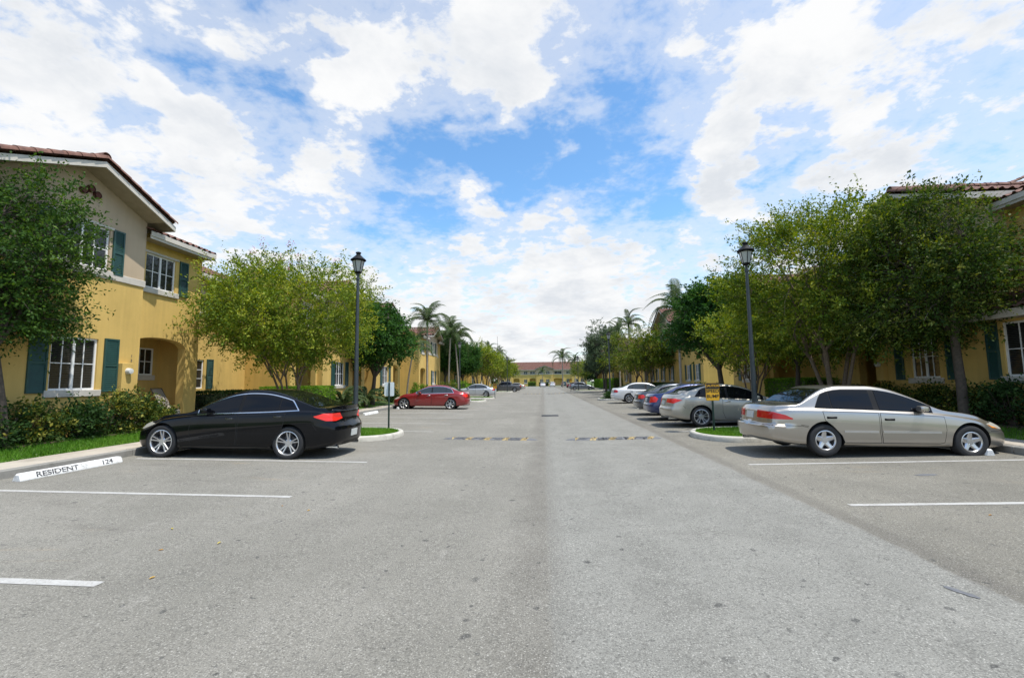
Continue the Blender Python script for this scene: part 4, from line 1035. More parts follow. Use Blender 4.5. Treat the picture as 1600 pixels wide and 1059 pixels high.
def make_car(P, label, cat, loc, rz, group, lod=1.0, bothsides=True):
    P = scaled(P)
    b = Body(P, lod); L = P['L']; W = P['W']/2; fo = P['fo']; wb = P['wb']; r = P['wr_']
    root = thing(P.get('kind', 'parked_car'), label, cat, loc, rz, group)
    ox = L/2
    body_col = P['paint']; mats = [body_col, M['under']]
    me = bpy.data.meshes.new('body'); me.from_pydata([tuple(v) for v in b.V.tolist()], [], b.F)
    me.materials.append(body_col); me.materials.append(M['under'])
    o = link('body', me, root, (-ox, 0, 0))
    # wheel arches
    bm = bmesh.new()
    for xw in (fo, fo+wb):
        for sg in (-1, 1):
            mt = Matrix.Translation((xw, sg*(W-.0), r+.01)) @ Matrix.Rotation(R(90), 4, 'X')
            bmesh.ops.create_cone(bm, cap_ends=True, segments=48, radius1=r+.055, radius2=r+.055, depth=.56, matrix=mt)
            bx = bmesh.ops.create_cube(bm, size=1, matrix=Matrix.Translation((xw, sg*W, 0)) @ Matrix.Diagonal((2*(r+.045), .55, .5, 1))) if False else None
    cm = bpy.data.meshes.new('cut'); bm.to_mesh(cm); bm.free(); cm.materials.append(M['under'])
    co = link('cut', cm, None, (0, 0, 0)); co.parent = root; co.location = (-ox, 0, 0)
    md = o.modifiers.new('b', 'BOOLEAN'); md.operation = 'DIFFERENCE'; md.object = co; md.solver = 'EXACT'
    try: md.material_mode = 'TRANSFER'
    except Exception: pass
    dg = bpy.context.evaluated_depsgraph_get(); dg.update(); ne = bpy.data.meshes.new_from_object(o.evaluated_get(dg)); o.modifiers.clear(); o.data = ne; ne.name = 'body'
    bpy.data.objects.remove(co); ne.shade_smooth(); ne.set_sharp_from_angle(angle=R(38))
    # flat underside reads dark
    ui = [i for i, m in enumerate(ne.materials) if m == M['under']]
    if ui:
        for p in ne.polygons:
            if p.center.z < .235 and p.normal.z < -.6: p.material_index = ui[0]
    def put(mb, name, mats, par=root, smooth=True, sharp=35): 
        if not mb.v: return None
        q = mb.build(name, mats, par, smooth=smooth, normals=False, sharp=sharp); 
        if par is root: q.location = (-ox, 0, 0)
        return q
    G = P.get('glass', M['glass'])
    # windscreen and rear window, following the pillars
    def topglass(xa, xb, ma, name, inset=.0):
        mb = MB(); nx, ny = 14, 15; xs = np.linspace(xa, xb, nx); vs = []
        for x in xs:
            Tt, Zt = float(b.T(np.array([x]))[0]), float(b.Z(np.array([x]))[0]); wv = W*.925-P.get('tumble', .45)*max(Tt-Zt, .02)-ma-inset
            for q in np.linspace(-1, 1, ny):
                h = b.bvh.ray_cast(Vector((x, wv*q, 4)), Vector((0, 0, -1))); vs.append(h[0]+h[1]*(.005 if h[1].z > 0 else -.005))
        mb.add(vs, [(i*ny+j, i*ny+j+1, (i+1)*ny+j+1, (i+1)*ny+j) for i in range(nx-1) for j in range(ny-1)]); return put(mb, name, P.get('topglass', G))
    topglass(*P['ws'], .05, 'windshield'); topglass(*P['rw'], .06, 'rear_window')
    sides = (-1, 1) if bothsides else (bothsides,)
    for sg in (-1, 1):
        # glass surround then panes
        full = glass_outline(b, P['dlo'][0], P['dlo'][1], rear=P.get('cut'), hi=P.get('ghi', .84))
        mb = b.side(resample(offset_poly(full, P.get('trimw', .020)), .03), sg, off=.003); put(mb, 'window_surround', P.get('trim', M['black']))
        if P.get('trim') is M['chrome']: put(b.side(full, sg, off=.0055), 'window_pillars', M['black'])
        for (xa, xb) in P['panes']:
            po = glass_outline(b, xa, xb, rear=P.get('cut'), hi=P.get('ghi', .84)); 
            if len(po) > 3: put(b.side(po, sg, off=.008, step=.05), 'side_window', G)
        # doors: skin 3 mm proud with a dark gap round it
        if lod > .5:
            for poly in P['doors']:
                z = [(x, (float(b.Z(np.array([x]))[0])+zz_ if zz_ < 0 else zz_)) for x, zz_ in poly]
                d = b.side(z, sg, off=.0028, step=.05, border=.0085, bi=1, fi=0); q = put(d, 'door', [body_col, M['under']], sharp=60)
                xs = max(p[0] for p in z)-.17; zt = max(p[1] for p in z)-P.get('handle_dz', .075)
                h = b.bvh.ray_cast(Vector((xs, sg*3, zt)), Vector((0, -sg, 0)))
                if h[0] is not None:
                    mb = MB(); y = h[0].y
                    mb.box(xs-.085, xs+.085, y-.012*sg, y+.035*sg, zt-.016, zt+.016, .01); mb.box(xs-.1, xs+.1, y-.0, y+.006*sg, zt-.025, zt+.022, .004)
                    hd = mb.build('handle', P.get('handle', body_col), q, smooth=True); 
        # mirror
        xm = P['mirror'][0]; zm_ = P['mirror'][1]; h = b.bvh.ray_cast(Vector((xm, sg*3, zm_)), Vector((0, -sg, 0))); ym = abs(h[0].y) if h[0] else W*.85
        mb = MB(); vs = []; nn = 10
        for i in range(nn+1):
            a = math.pi*i/nn
            for k in range(12):
                t = 2*math.pi*k/12; e = .55
                cy_, cz_ = abs(math.cos(t))**e*math.copysign(1, math.cos(t)), abs(math.sin(t))**e*math.copysign(1, math.sin(t))
                sc_ = math.sin(a)**.6 if a < math.pi/2 else (math.sin(a)**.25 if i < nn else .0)
                vs.append((xm+.10-.085*(1-math.cos(a))*-.0-.09*math.cos(a)*1.0-.06, sg*(ym+.125+.095*sc_*cy_), zm_+.01+.062*sc_*cz_))
        mb.add(vs, [(i*12+k, i*12+(k+1) % 12, (i+1)*12+(k+1) % 12, (i+1)*12+k) for i in range(nn) for k in range(12)])
        mb.tube([(xm+.01, sg*(ym-.03), zm_-.03), (xm+.01, sg*(ym+.07), zm_-.02)], [.035, .025], 8)
        q = put(mb, 'mirror', body_col)
        # lamps
        def rel(pl, key): return [(a, zz_) for a, zz_ in pl]
        for pl, mt in P['tail_l']:
            put(b.corner(pl, 'r', sg, P.get('tail_ang', 45), off=.007, step=.03), 'tail_light', mt)
        for pl, mt in P['head_l']:
            put(b.corner(pl, 'f', sg, 45, off=.007, step=.03), 'headlight', mt)
        if P.get('moulding') and lod > .5:
            for (xa, xb) in P['moulding'][0]:
                z = P['moulding'][1]; put(b.side([(xa, z-.02), (xb, z-.02), (xb, z+.02), (xa, z+.02)], sg, off=.016, step=.06), 'side_moulding', P['moulding'][2])
        if lod > .5:
            xa, xb = fo+r+.10, fo+wb-r-.10
            put(b.side([(xa, .205), (xb, .205), (xb, .275), (xa, .275)], sg, off=.010, step=.08), 'sill_skirt', P.get('sill', body_col))
    if lod > .5:  # bumper gaps, trunk lid gap, fuel flap
        for sg in (-1, 1):
            for pts in P.get('seams', []):
                mb = MB()
                for (a, c) in zip(pts, pts[1:]):
                    n = max(1, int(math.hypot(c[0]-a[0], c[1]-a[1])/.05)); prev = None
                    dxy = Vector((c[0]-a[0], c[1]-a[1])).normalized(); nn_ = Vector((-dxy.y, dxy.x))*.0042
                    for i in range(n+1):
                        x = a[0]+(c[0]-a[0])*i/n; z = a[1]+(c[1]-a[1])*i/n; pr = []
                        for q in (-1, 1):
                            h = b.bvh.ray_cast(Vector((x+nn_.x*q, sg*3, z+nn_.y*q)), Vector((0, -sg, 0)))
                            if h[0] is None: pr = None; break
                            pr.append(h[0]+(h[1] if h[1].y*sg > 0 else -h[1])*.0015)
                        if pr and prev: mb.add(prev+pr, [(0, 1, 3, 2)])
                        prev = pr
                put(mb, 'panel_gap', M['under'])
    # rear: plate, exhausts, lower trim; front: grille
    pw, ph, pz = .16, .075, P['plate_z']
    put(b.endp([(-pw, pz-ph), (pw, pz-ph), (pw, pz+ph), (-pw, pz+ph)], 'r', off=.014, step=.05), 'licence_plate', M['plate'])
    put(b.endp([(-.55, .42), (.55, .42), (.5, P.get('grille_z', .58)), (-.5, P.get('grille_z', .58))], 'f', off=.004, step=.06), 'grille', M['black'])
    put(b.endp([(-.6, .24), (.6, .24), (.62, .33), (-.62, .33)], 'f', off=.004, step=.06), 'lower_grille', M['black'])
    if P.get('diffuser'): put(b.endp([(-.5, .25), (.5, .25), (.42, .36), (-.42, .36)], 'r', off=.004, step=.06), 'rear_valance', M['black'])
    for ye in P.get('exhaust', ()):
        mb = MB(); xr = L-.10-P.get('sweepr', .22)*abs(ye/W)**2.8
        mb.lathe([(.038, xr-.25), (.040, xr+.02), (.034, xr+.02), (.032, xr-.15)], 16, (0, ye, .245), 'x', cap=False); put(mb, 'exhaust_pipe', M['chrome'])
    if P.get('spoiler'):
        x0, x1, zsp = P['spoiler']; mb = MB(); ny = 21; vs = []
        for i in range(ny):
            q = -1+2*i/(ny-1); y = q*W*.80; sw = -.17*abs(q)**2.6; ht = (.05+.0*q)*(1-abs(q)**8)+.004
            for (dx, dz) in ((0, -.04), (.0, .010), (.10, ht), (.17, ht+.004), (.17, -.03)): vs.append((x0+sw+dx, y, zsp+dz))
        mb.add(vs, [(i*5+k, i*5+(k+1) % 5, (i+1)*5+(k+1) % 5, (i+1)*5+k) for i in range(ny-1) for k in range(5)]+[(0, 1, 2, 3, 4), tuple((ny-1)*5+k for k in range(5))])
        put(mb, 'spoiler', body_col, sharp=50)
    for xw in (fo, fo+wb):
        for sg in (-1, 1): make_wheel(P, root, (xw-ox, sg*(W-.125), r), sg, P['wheel'], P.get('rimmat', M['alloy']))
    return root

def base_car(**k):
    P = dict(name='x', L=4.75, W=1.78, fo=.86, wb=2.80, wr_=.325, nose=[(.15, .06), (.35, 0), (.55, .01), (.68, .10), (.8, .22)], tail=[(.2, .10), (.36, .02), (.55, .0), (.66, .05), (.85, .10), (1.0, .12)],
             wheel='seven', dlo=(1.45, 3.78), ws=(1.36, 2.08), rw=(3.42, 4.08), mirror=(1.62, .98), plate_z=.78,
             tail_l=[([(-.20, .74), (.16, .72), (.24, .80), (.14, .90), (-.12, .92)], M['red'])], head_l=[([(-.16, .58), (.10, .60), (.34, .72), (.10, .73), (-.14, .67)], M['head'])])
    P.update(k); return P
TOP_S = [(0, .58), (.06, .66), (.45, .80), (1.0, .92), (1.36, .985), (1.72, 1.19), (2.10, 1.385), (2.55, 1.45), (3.0, 1.445), (3.45, 1.35), (3.8, 1.20), (4.12, 1.07), (4.45, 1.045), (4.68, 1.02), (4.75, .97)]
BELT_S = [(0, .52), (.3, .66), (.8, .80), (1.35, .885), (2.2, .92), (3.2, .95), (3.8, .965), (4.4, .95), (4.75, .88)]
def doors4(x0, xb, x1, za, xa2, x2):
    """front door and rear door outlines (x, z); negative z is measured from the belt"""
    return [[(x0, -.03), (x0-.02, .55), (x0+.02, .30), (x0+.10, .275), (xb-.04, .275), (xb-.012, .5), (xb-.012, -.03)],
            [(xb+.012, -.03), (xb+.012, .5), (xb-.02, .275), (x1-.36, .275), (x1-.30, .42), (x1-.14, .60), (x2-.03, .72), (x2, -.03)]]
CARS = {}
# black sedan
CARS['black'] = base_car(name='black', scale=(1.035, 1.06), L=4.78, W=1.79, fo=.84, wb=2.85, wr_=.335, rimf=.73, wheel='twin5',
    top=[(0, .60), (.05, .67), (.35, .785), (.9, .895), (1.45, .975), (1.85, 1.19), (2.3, 1.375), (2.75, 1.435), (3.15, 1.41), (3.55, 1.31), (3.95, 1.17), (4.28, 1.075), (4.55, 1.055), (4.71, 1.035), (4.78, .97)],
    belt=[(0, .52), (.25, .64), (.8, .79), (1.45, .875), (2.4, .92), (3.3, .955), (3.9, .985), (4.4, .975), (4.78, .90)],
    tail=[(.2, .10), (.36, .02), (.60, .0), (.68, .02), (.74, .07), (.86, .10), (1.0, .06)], ws=(1.42, 2.26), rw=(3.50, 4.22), dlo=(1.62, 3.86), cut=(3.88, 3.58, 1.31), ghi=.84, trim=M['chrome'], trimw=.022,
    panes=[(1.62, 2.52), (2.60, 3.42), (3.45, 3.86)], doors=doors4(1.50, 2.56, 3.69, 0, 3.6, 3.62), mirror=(1.80, .985), handle=paint('black_handle', (.01, .01, .012), rough=.2),
    tail_l=[([(-.27, .83), (-.08, .785), (.14, .79), (.33, .86), (.36, .885), (.20, .935), (-.18, .95)], M['redl'])], head_l=[([(-.14, .60), (.05, .58), (.40, .70), (.12, .735), (-.12, .68)], M['head'])],
    paint=paint('black_car_paint', (.0025, .003, .0045), rough=.22, coat=.55, dust=.0, spec=.08), plate_z=.50, exhaust=(-.55, .55), spoiler=(4.53, 4.7, 1.035), diffuser=True,
    seams=[[(4.18, .95), (4.22, .72), (4.30, .60)], [(.82, .77), (.45, .58)]])
# silver sedan in front right
CARS['silver'] = base_car(name='silver', scale=(1.03, 1.01), L=4.80, W=1.785, fo=.95, wb=2.715, wr_=.318, rimf=.62, wheel='five',
    top=[(0, .56), (.06, .63), (.4, .755), (.95, .875), (1.42, .955), (1.82, 1.17), (2.25, 1.355), (2.7, 1.425), (3.15, 1.425), (3.55, 1.355), (3.85, 1.195), (4.10, 1.04), (4.4, 1.015), (4.70, 1.0), (4.80, .94)],
    belt=[(0, .50), (.3, .63), (.9, .765), (1.45, .845), (2.4, .895), (3.4, .925), (3.9, .935), (4.4, .93), (4.80, .88)],
    nose=[(.15, .06), (.33, 0), (.50, .01), (.60, .06), (.8, .16)], tail=[(.2, .12), (.30, .02), (.45, -.01), (.585, -.01), (.625, .07), (.9, .10), (1.0, .12)], tumble=.40, ledge=(.62, .022), lx=.62,
    ws=(1.40, 2.22), rw=(3.56, 4.06), dlo=(1.60, 3.80), cut=(3.84, 3.58, 1.30), ghi=.84, trim=M['black'], trimw=.012, panes=[(1.62, 2.585), (2.70, 3.47), (3.49, 3.80)],
    doors=doors4(1.43, 2.63, 3.665, 0, 3.6, 3.70), mirror=(1.80, .955), handle=M['black'], handle_dz=.13,
    tail_l=[([(-.36, .735), (.0, .725), (.34, .725), (.36, .745), (.24, .815), (.04, .865), (-.34, .895)], M['red'])], head_l=[([(-.10, .56), (.06, .56), (.38, .66), (.14, .705), (-.06, .66)], M['head']), ([(.10, .575), (.30, .595), (.345, .655), (.28, .65)], M['amber'])],
    paint=paint('silver_beige_paint', (.44, .41, .37), metal=.85, rough=.30, dust=.05), plate_z=.78, exhaust=(-.5,), moulding=([(1.52, 2.59), (2.68, 3.32)], .50, M['alloy']),
    seams=[[(4.12, .62), (3.98, .60)], [(4.72, .605), (4.1, .60), (3.98, .57)], [(.10, .54), (.55, .53), (.62, .50)]])
# champagne sedan with a fast rear
CARS['champ'] = base_car(name='champ', L=4.80, W=1.85, fo=.95, wb=2.73, wr_=.335, rimf=.74, wheel='ten', rimmat=M['alloy'],
    top=[(0, .60), (.06, .68), (.45, .82), (1.0, .94), (1.42, 1.0), (1.85, 1.22), (2.3, 1.39), (2.8, 1.45), (3.2, 1.43), (3.6, 1.345), (3.95, 1.235), (4.3, 1.12), (4.55, 1.08), (4.72, 1.06), (4.80, .99)],
    belt=[(0, .52), (.3, .66), (.8, .81), (1.4, .90), (2.4, .94), (3.3, .975), (3.9, 1.0), (4.4, .99), (4.80, .92)],
    ws=(1.40, 2.25), rw=(3.42, 4.24), dlo=(1.62, 3.85), cut=(3.90, 3.55, 1.33), panes=[(1.62, 2.75), (2.83, 3.85)], trim=M['black'], doors=[[(1.45, -.03), (1.43, .55), (1.5, .275), (2.88, .275), (2.98, .5), (2.98, -.03)]], mirror=(1.80, 1.0),
    tail_l=[([(-.34, .80), (.06, .77), (.32, .89), (.10, .93), (-.30, .93)], M['redl'])], head_l=[([(-.14, .62), (.05, .60), (.38, .74), (.10, .76), (-.12, .70)], M['head'])],
    paint=paint('champagne_paint', (.44, .415, .36), metal=.6, rough=.33, dust=.05), plate_z=.78, exhaust=(-.5, .5), handle=M['chrome'], topglass=glassy('sky_tint_glass', (.02, .035, .07), .03, .8),
    seams=[[(4.28, .70), (4.2, .62)], [(.82, .78), (.5, .6)]])
def sedan(name, pnt, L=4.75, wheel='seven', **k):
    return base_car(name=name, L=L, top=[(x*L/4.75, z) for x, z in TOP_S], belt=[(x*L/4.75, z) for x, z in BELT_S], cut=(3.84, 3.52, 1.34), panes=[(1.48, 2.42), (2.52, 3.40), (3.43, 3.80)],
                    doors=doors4(1.42, 2.47, 3.66, 0, 3.5, 3.62), paint=pnt, wheel=wheel, **k)
skyg = glassy('sky_tint_glass_clear', (.03, .05, .09), .03, .9)
CARS['blue'] = sedan('blue', paint('blue_paint', (.012, .03, .13), metal=.3, rough=.3), W=1.80, topglass=skyg, tail_l=[([(-.22, .66), (.14, .70), (.20, .84), (.06, .92), (-.20, .90)], M['redl'])], exhaust=(.5,))
CARS['slate'] = sedan('slate', paint('slate_grey_paint', (.085, .095, .115), metal=.5, rough=.3), W=1.80, topglass=skyg, tail_l=[([(-.24, .72), (.10, .72), (.20, .82), (.10, .90), (-.22, .90)], M['redl'])], exhaust=(.5,))
CARS['white'] = sedan('white', paint('white_car_paint', (.72, .73, .74), rough=.3, dust=.03), L=4.82, W=1.82, glass=M['glassl'], topglass=M['glassl'])
CARS['red'] = base_car(name='red', L=4.86, W=1.80, fo=.84, wb=2.90, wr_=.335, rimf=.74, wheel='six',
    top=[(0, .62), (.05, .70), (.35, .82), (.9, .925), (1.42, 1.0), (1.85, 1.24), (2.3, 1.43), (2.75, 1.49), (3.2, 1.48), (3.65, 1.36), (4.0, 1.21), (4.3, 1.11), (4.6, 1.085), (4.78, 1.06), (4.86, .99)],
    belt=[(0, .54), (.25, .67), (.8, .82), (1.45, .91), (2.4, .95), (3.3, .98), (3.9, .995), (4.4, .985), (4.86, .92)], ws=(1.40, 2.26), rw=(3.58, 4.22), dlo=(1.60, 3.92), cut=(3.95, 3.66, 1.36), trim=M['chrome'], trimw=.024,
    panes=[(1.60, 2.55), (2.62, 3.45), (3.47, 3.92)], doors=doors4(1.50, 2.58, 3.74, 0, 3.6, 3.66), mirror=(1.80, 1.0), handle=M['chrome'], glass=M['glassl'],
    tail_l=[([(-.30, .80), (.0, .74), (.20, .82), (.16, .93), (-.22, .95)], M['redl'])], paint=paint('dark_red_paint', (.27, .012, .014), metal=.25, rough=.3), plate_z=.52, exhaust=(-.5, .5))
CARS['pickup'] = base_car(name='pickup', kind='pickup_truck', L=5.25, W=1.90, fo=.90, wb=3.20, wr_=.38, wheel='six', tumble=.30, zf=.38, zr=.45, bf=.5, br=.4, sweepf=.2, sweepr=.1,
    top=[(0, .85), (.08, .95), (.5, 1.06), (1.25, 1.14), (1.65, 1.42), (1.95, 1.66), (2.4, 1.74), (3.2, 1.74), (3.5, 1.66), (3.62, 1.30), (3.75, 1.22), (4.6, 1.22), (5.2, 1.22), (5.25, 1.16)],
    belt=[(0, .75), (.3, .92), (1.2, 1.03), (2.4, 1.09), (3.6, 1.12), (4.4, 1.14), (5.25, 1.12)], nose=[(.3, 0), (.8, .03), (1.1, .1)], tail=[(.3, .04), (.6, 0), (1.2, .04)],
    ws=(1.30, 1.92), rw=(3.50, 3.62), dlo=(1.45, 3.42), panes=[(1.46, 2.35), (2.43, 3.40)], doors=doors4(1.40, 2.40, 3.5, 0, 3.4, 3.42), mirror=(1.65, 1.12), plate_z=.62, grille_z=.82,
    tail_l=[([(-.05, .85), (.10, .85), (.10, 1.10), (-.05, 1.10)], M['red'])], head_l=[([(-.12, .78), (.20, .80), (.22, .94), (-.10, .92)], M['head'])], paint=paint('gunmetal_paint', (.10, .10, .105), metal=.5, rough=.35))
def hatch(name, pnt, **k):
    return base_car(name=name, L=4.45, W=1.83, fo=.88, wb=2.62, wr_=.345, top=[(0, .75), (.06, .85), (.5, 1.0), (1.15, 1.09), (1.6, 1.38), (2.0, 1.60), (2.5, 1.66), (3.4, 1.64), (4.0, 1.56), (4.25, 1.35), (4.40, 1.12), (4.45, 1.0)],
                    belt=[(0, .62), (.3, .80), (1.1, .96), (2.4, 1.02), (3.6, 1.07), (4.2, 1.05), (4.45, .92)], tail=[(.2, .06), (.5, 0), (.9, .03), (1.4, .05)], ws=(1.18, 1.95), rw=(4.03, 4.30), dlo=(1.4, 4.0),
                    panes=[(1.42, 2.35), (2.42, 3.2), (3.27, 3.9)], doors=doors4(1.3, 2.38, 3.4, 0, 3.3, 3.35), mirror=(1.6, 1.06), plate_z=.85, paint=pnt, tail_l=[([(-.1, .85), (.14, .85), (.12, 1.25), (0, 1.25)], M['red'])], **k)
gz = lambda x: SL*abs(x)
def place(key, cx, cy, nose_left, label, cat='car', lod=1.0, group=None, rz=None, z=None):
    """nose_left True: nose towards -X"""
    a = 0 if nose_left else math.pi
    if rz is not None: a = rz
    r_ = make_car(CARS[key], label, cat, (cx, cy, gz(cx)-.004 if z is None else z), a, group, lod)
    if rz is None: r_.rotation_euler = Euler((0, (SL if cx < 0 else -SL), a), 'XYZ'); 
    return r_
GP_L = 'cars parked along the left side'; GP_R = 'cars parked along the right side'
place('black', -7.0, 10.72, True, 'glossy black sedan with chrome window trim, nose towards the left kerb', group=GP_L)
place('silver', 7.02, 10.74, False, 'silver beige sedan with dark side windows, nearest car on the right', group=GP_R)
place('champ', 6.63, 16.98, False, 'champagne sedan with large alloy wheels behind the speed bump sign', group=GP_R)
place('blue', 6.60, 19.7, False, 'dark blue sedan between the champagne and the slate grey cars', group=GP_R, lod=.8)
place('slate', 6.72, 22.55, False, 'slate grey sedan between the blue car and the white one', group=GP_R, lod=.8)
place('white', 7.30, 33.9, False, 'white sedan parked alone in front of the right palm and lamp', group=GP_R, lod=.8)
place('red', -7.06, 28.75, True, 'dark red sedan with chrome trimmed windows behind the planter sign', group=GP_L, lod=.9)
CARS['farsil'] = sedan('farsil', paint('bright_silver_paint', (.55, .57, .60), metal=.4, rough=.3), glass=M['glassl'], topglass=M['glassl'])
place('farsil', -7.7, 51.5, True, 'bright silver sedan parked beyond the dark red sedan', group=GP_L, lod=.6)
place('pickup', -6.3, 77, True, 'gunmetal grey crew cab pickup beyond the silver sedan', cat='pickup truck', group=GP_L, lod=.6)
CARS['fars2'] = sedan('fars2', paint('pale_gold_paint', (.5, .48, .43), metal=.4, rough=.3))
place('fars2', -6.2, 98, True, 'pale sedan peeping out behind the grey pickup', group=GP_L, lod=.5)
CARS['fargr'] = sedan('fargr', paint('blue_grey_paint', (.22, .25, .28), metal=.5, rough=.3))
place('fargr', 6.9, 84, False, 'blue grey sedan far down the right side by the thin dark post', group=GP_R, lod=.6)
CARS['maroon'] = sedan('maroon', paint('maroon_paint', (.07, .006, .012), metal=.2, rough=.3))
place('maroon', 6.9, 93, False, 'maroon car half hidden behind the blue grey sedan', group=GP_R, lod=.5)
CARS['fw1'] = sedan('fw1', CARS['white']['paint'], glass=M['glassl'], topglass=M['glassl'])
CARS['fw2'] = hatch('fw2', paint('white_suv_paint', (.74, .75, .76), rough=.3, dust=.02))
GE = 'cars parked facing the end block'
place('fw1', -.2, 150, True, 'low white sedan seen end on at the far end of the road', group=GE, lod=.45, rz=-math.pi/2, z=.01)
place('fw2', 2.9, 150.3, True, 'taller white hatchback seen end on, right of the low white sedan', group=GE, lod=.45, rz=-math.pi/2, z=.01)
CARS['fteal'] = hatch('fteal', paint('teal_suv_paint', (.03, .07, .075), metal=.2, rough=.3))
place('fteal', 6.6, 149, True, 'dark teal hatchback at the far end, right of the white ones', group=GE, lod=.45, rz=-math.pi/2, z=.05)
# ================================================================ VEGETATION
def leaves(rs, base, axis, size, n_bias=(0, 0, .6), wid=.48):
    """rhombic leaves at base pointing along axis"""
    n = len(base); ax = axis/np.linalg.norm(axis, axis=1, keepdims=True)
    nr = rs.normal(0, .7, (n, 3))+np.array(n_bias); sd = np.cross(ax, nr); sd /= np.linalg.norm(sd, axis=1, keepdims=True)+1e-9
    s = size[:, None]; mid = base+ax*s*.5; up_ = np.cross(sd, ax)
    V = np.stack([base, mid+sd*s*wid*.5+up_*s*.06, base+ax*s-up_*s*.05, mid-sd*s*wid*.5+up_*s*.06], 1).reshape(-1, 3)
    return V, np.arange(4*n).reshape(-1, 4)
def crown_sprigs(rs, ctr, rad, ns, nl, size, lump=.25, seedlobes=9, inner=.35, up=.35, ln=(.45, .9), clump=.72):
    """sprigs filling a lumpy ellipsoid; returns leaf base, axis, sprig id, sprig starts"""
    lob = rs.normal(0, 1, (seedlobes, 3)); lob /= np.linalg.norm(lob, axis=1, keepdims=True); la = rs.uniform(-.6, 1, seedlobes)*lump
    d = rs.normal(0, 1, (ns, 3)); d /= np.linalg.norm(d, axis=1, keepdims=True)
    rr = 1-lump*.4+sum(la[i]*np.clip((d@lob[i]-.45)/.55, 0, 1)**1.3 for i in range(seedlobes))
    t = rs.uniform(inner**3, 1, ns)**(1/3.); t = np.where(rs.random(ns) < .25, t*.8, t)
    P0 = d*(rr*t*.88)[:, None]
    # most sprigs gather in clumps carried by the limbs, so that gaps open between them
    K = max(9, int(26*min(1, ns/1800))); cd = rs.normal(0, 1, (K, 3)); cd /= np.linalg.norm(cd, axis=1, keepdims=True); cr = .74*(1-lump*.3+sum(la[i]*np.clip((cd@lob[i]-.45)/.55, 0, 1)**1.3 for i in range(seedlobes)))*rs.uniform(.78, 1.12, K)
    cc = cd*cr[:, None]; kk = rs.integers(0, K, ns); q = rs.normal(0, 1, (ns, 3)); q /= np.linalg.norm(q, axis=1, keepdims=True); br_ = rs.uniform(.26, .42, K)
    P1 = cc[kk]+q*(br_[kk]*rs.random(ns)**.45)[:, None]*np.array([1, 1, .8]); use = (rs.random(ns) < clump)[:, None]
    P0 = np.where(use, P1, P0); d = np.where(use, .5*d*0+.6*q+.5*cc[kk]/(np.linalg.norm(cc[kk], axis=1, keepdims=True)), d); d /= np.linalg.norm(d, axis=1, keepdims=True)+1e-9
    P = np.array(ctr)+P0*np.array(rad)
    low = P0[:, 2] < -.45; P[low, 2] += (np.abs(P0[low, 2])-.45)*rad[2]*.35
    o = d*np.array([1, 1, .7])+np.array([0, 0, up])+rs.normal(0, .42, (ns, 3)); o /= np.linalg.norm(o, axis=1, keepdims=True)
    L = rs.uniform(*ln, ns)*np.where(rs.random(ns) < .08, 1.6, 1)
    k = np.tile(np.linspace(.08, 1, nl), (ns, 1))+rs.normal(0, .03, (ns, nl))
    B = P[:, None]+o[:, None]*(L[:, None]*k)[..., None]; B[..., 2] -= .12*(k**2)*L[:, None]
    B = B+rs.normal(0, .045, B.shape)
    A = o[:, None]*.6+rs.normal(0, .75, (ns, nl, 3)); A[..., 2] -= .12
    sid = np.repeat(np.arange(ns), nl)
    return B.reshape(-1, 3), A.reshape(-1, 3), sid, P, o, L
def limb(mb, a, b, ra, rb, rs, sag=.0, n=5, wob=.06, sides=7):
    a, b = Vector(a), Vector(b); L = (b-a).length; pts = []
    for i in range(n+1):
        t = i/n; p = a.lerp(b, t); w = math.sin(math.pi*t)*L*wob
        p = p+Vector(rs.normal(0, 1, 3))*w*.5+Vector((0, 0, -sag*L*math.sin(math.pi*t))); pts.append(p)
    mb.tube(pts, [ra+(rb-ra)*i/n for i in range(n+1)], sides, cap=False); return pts
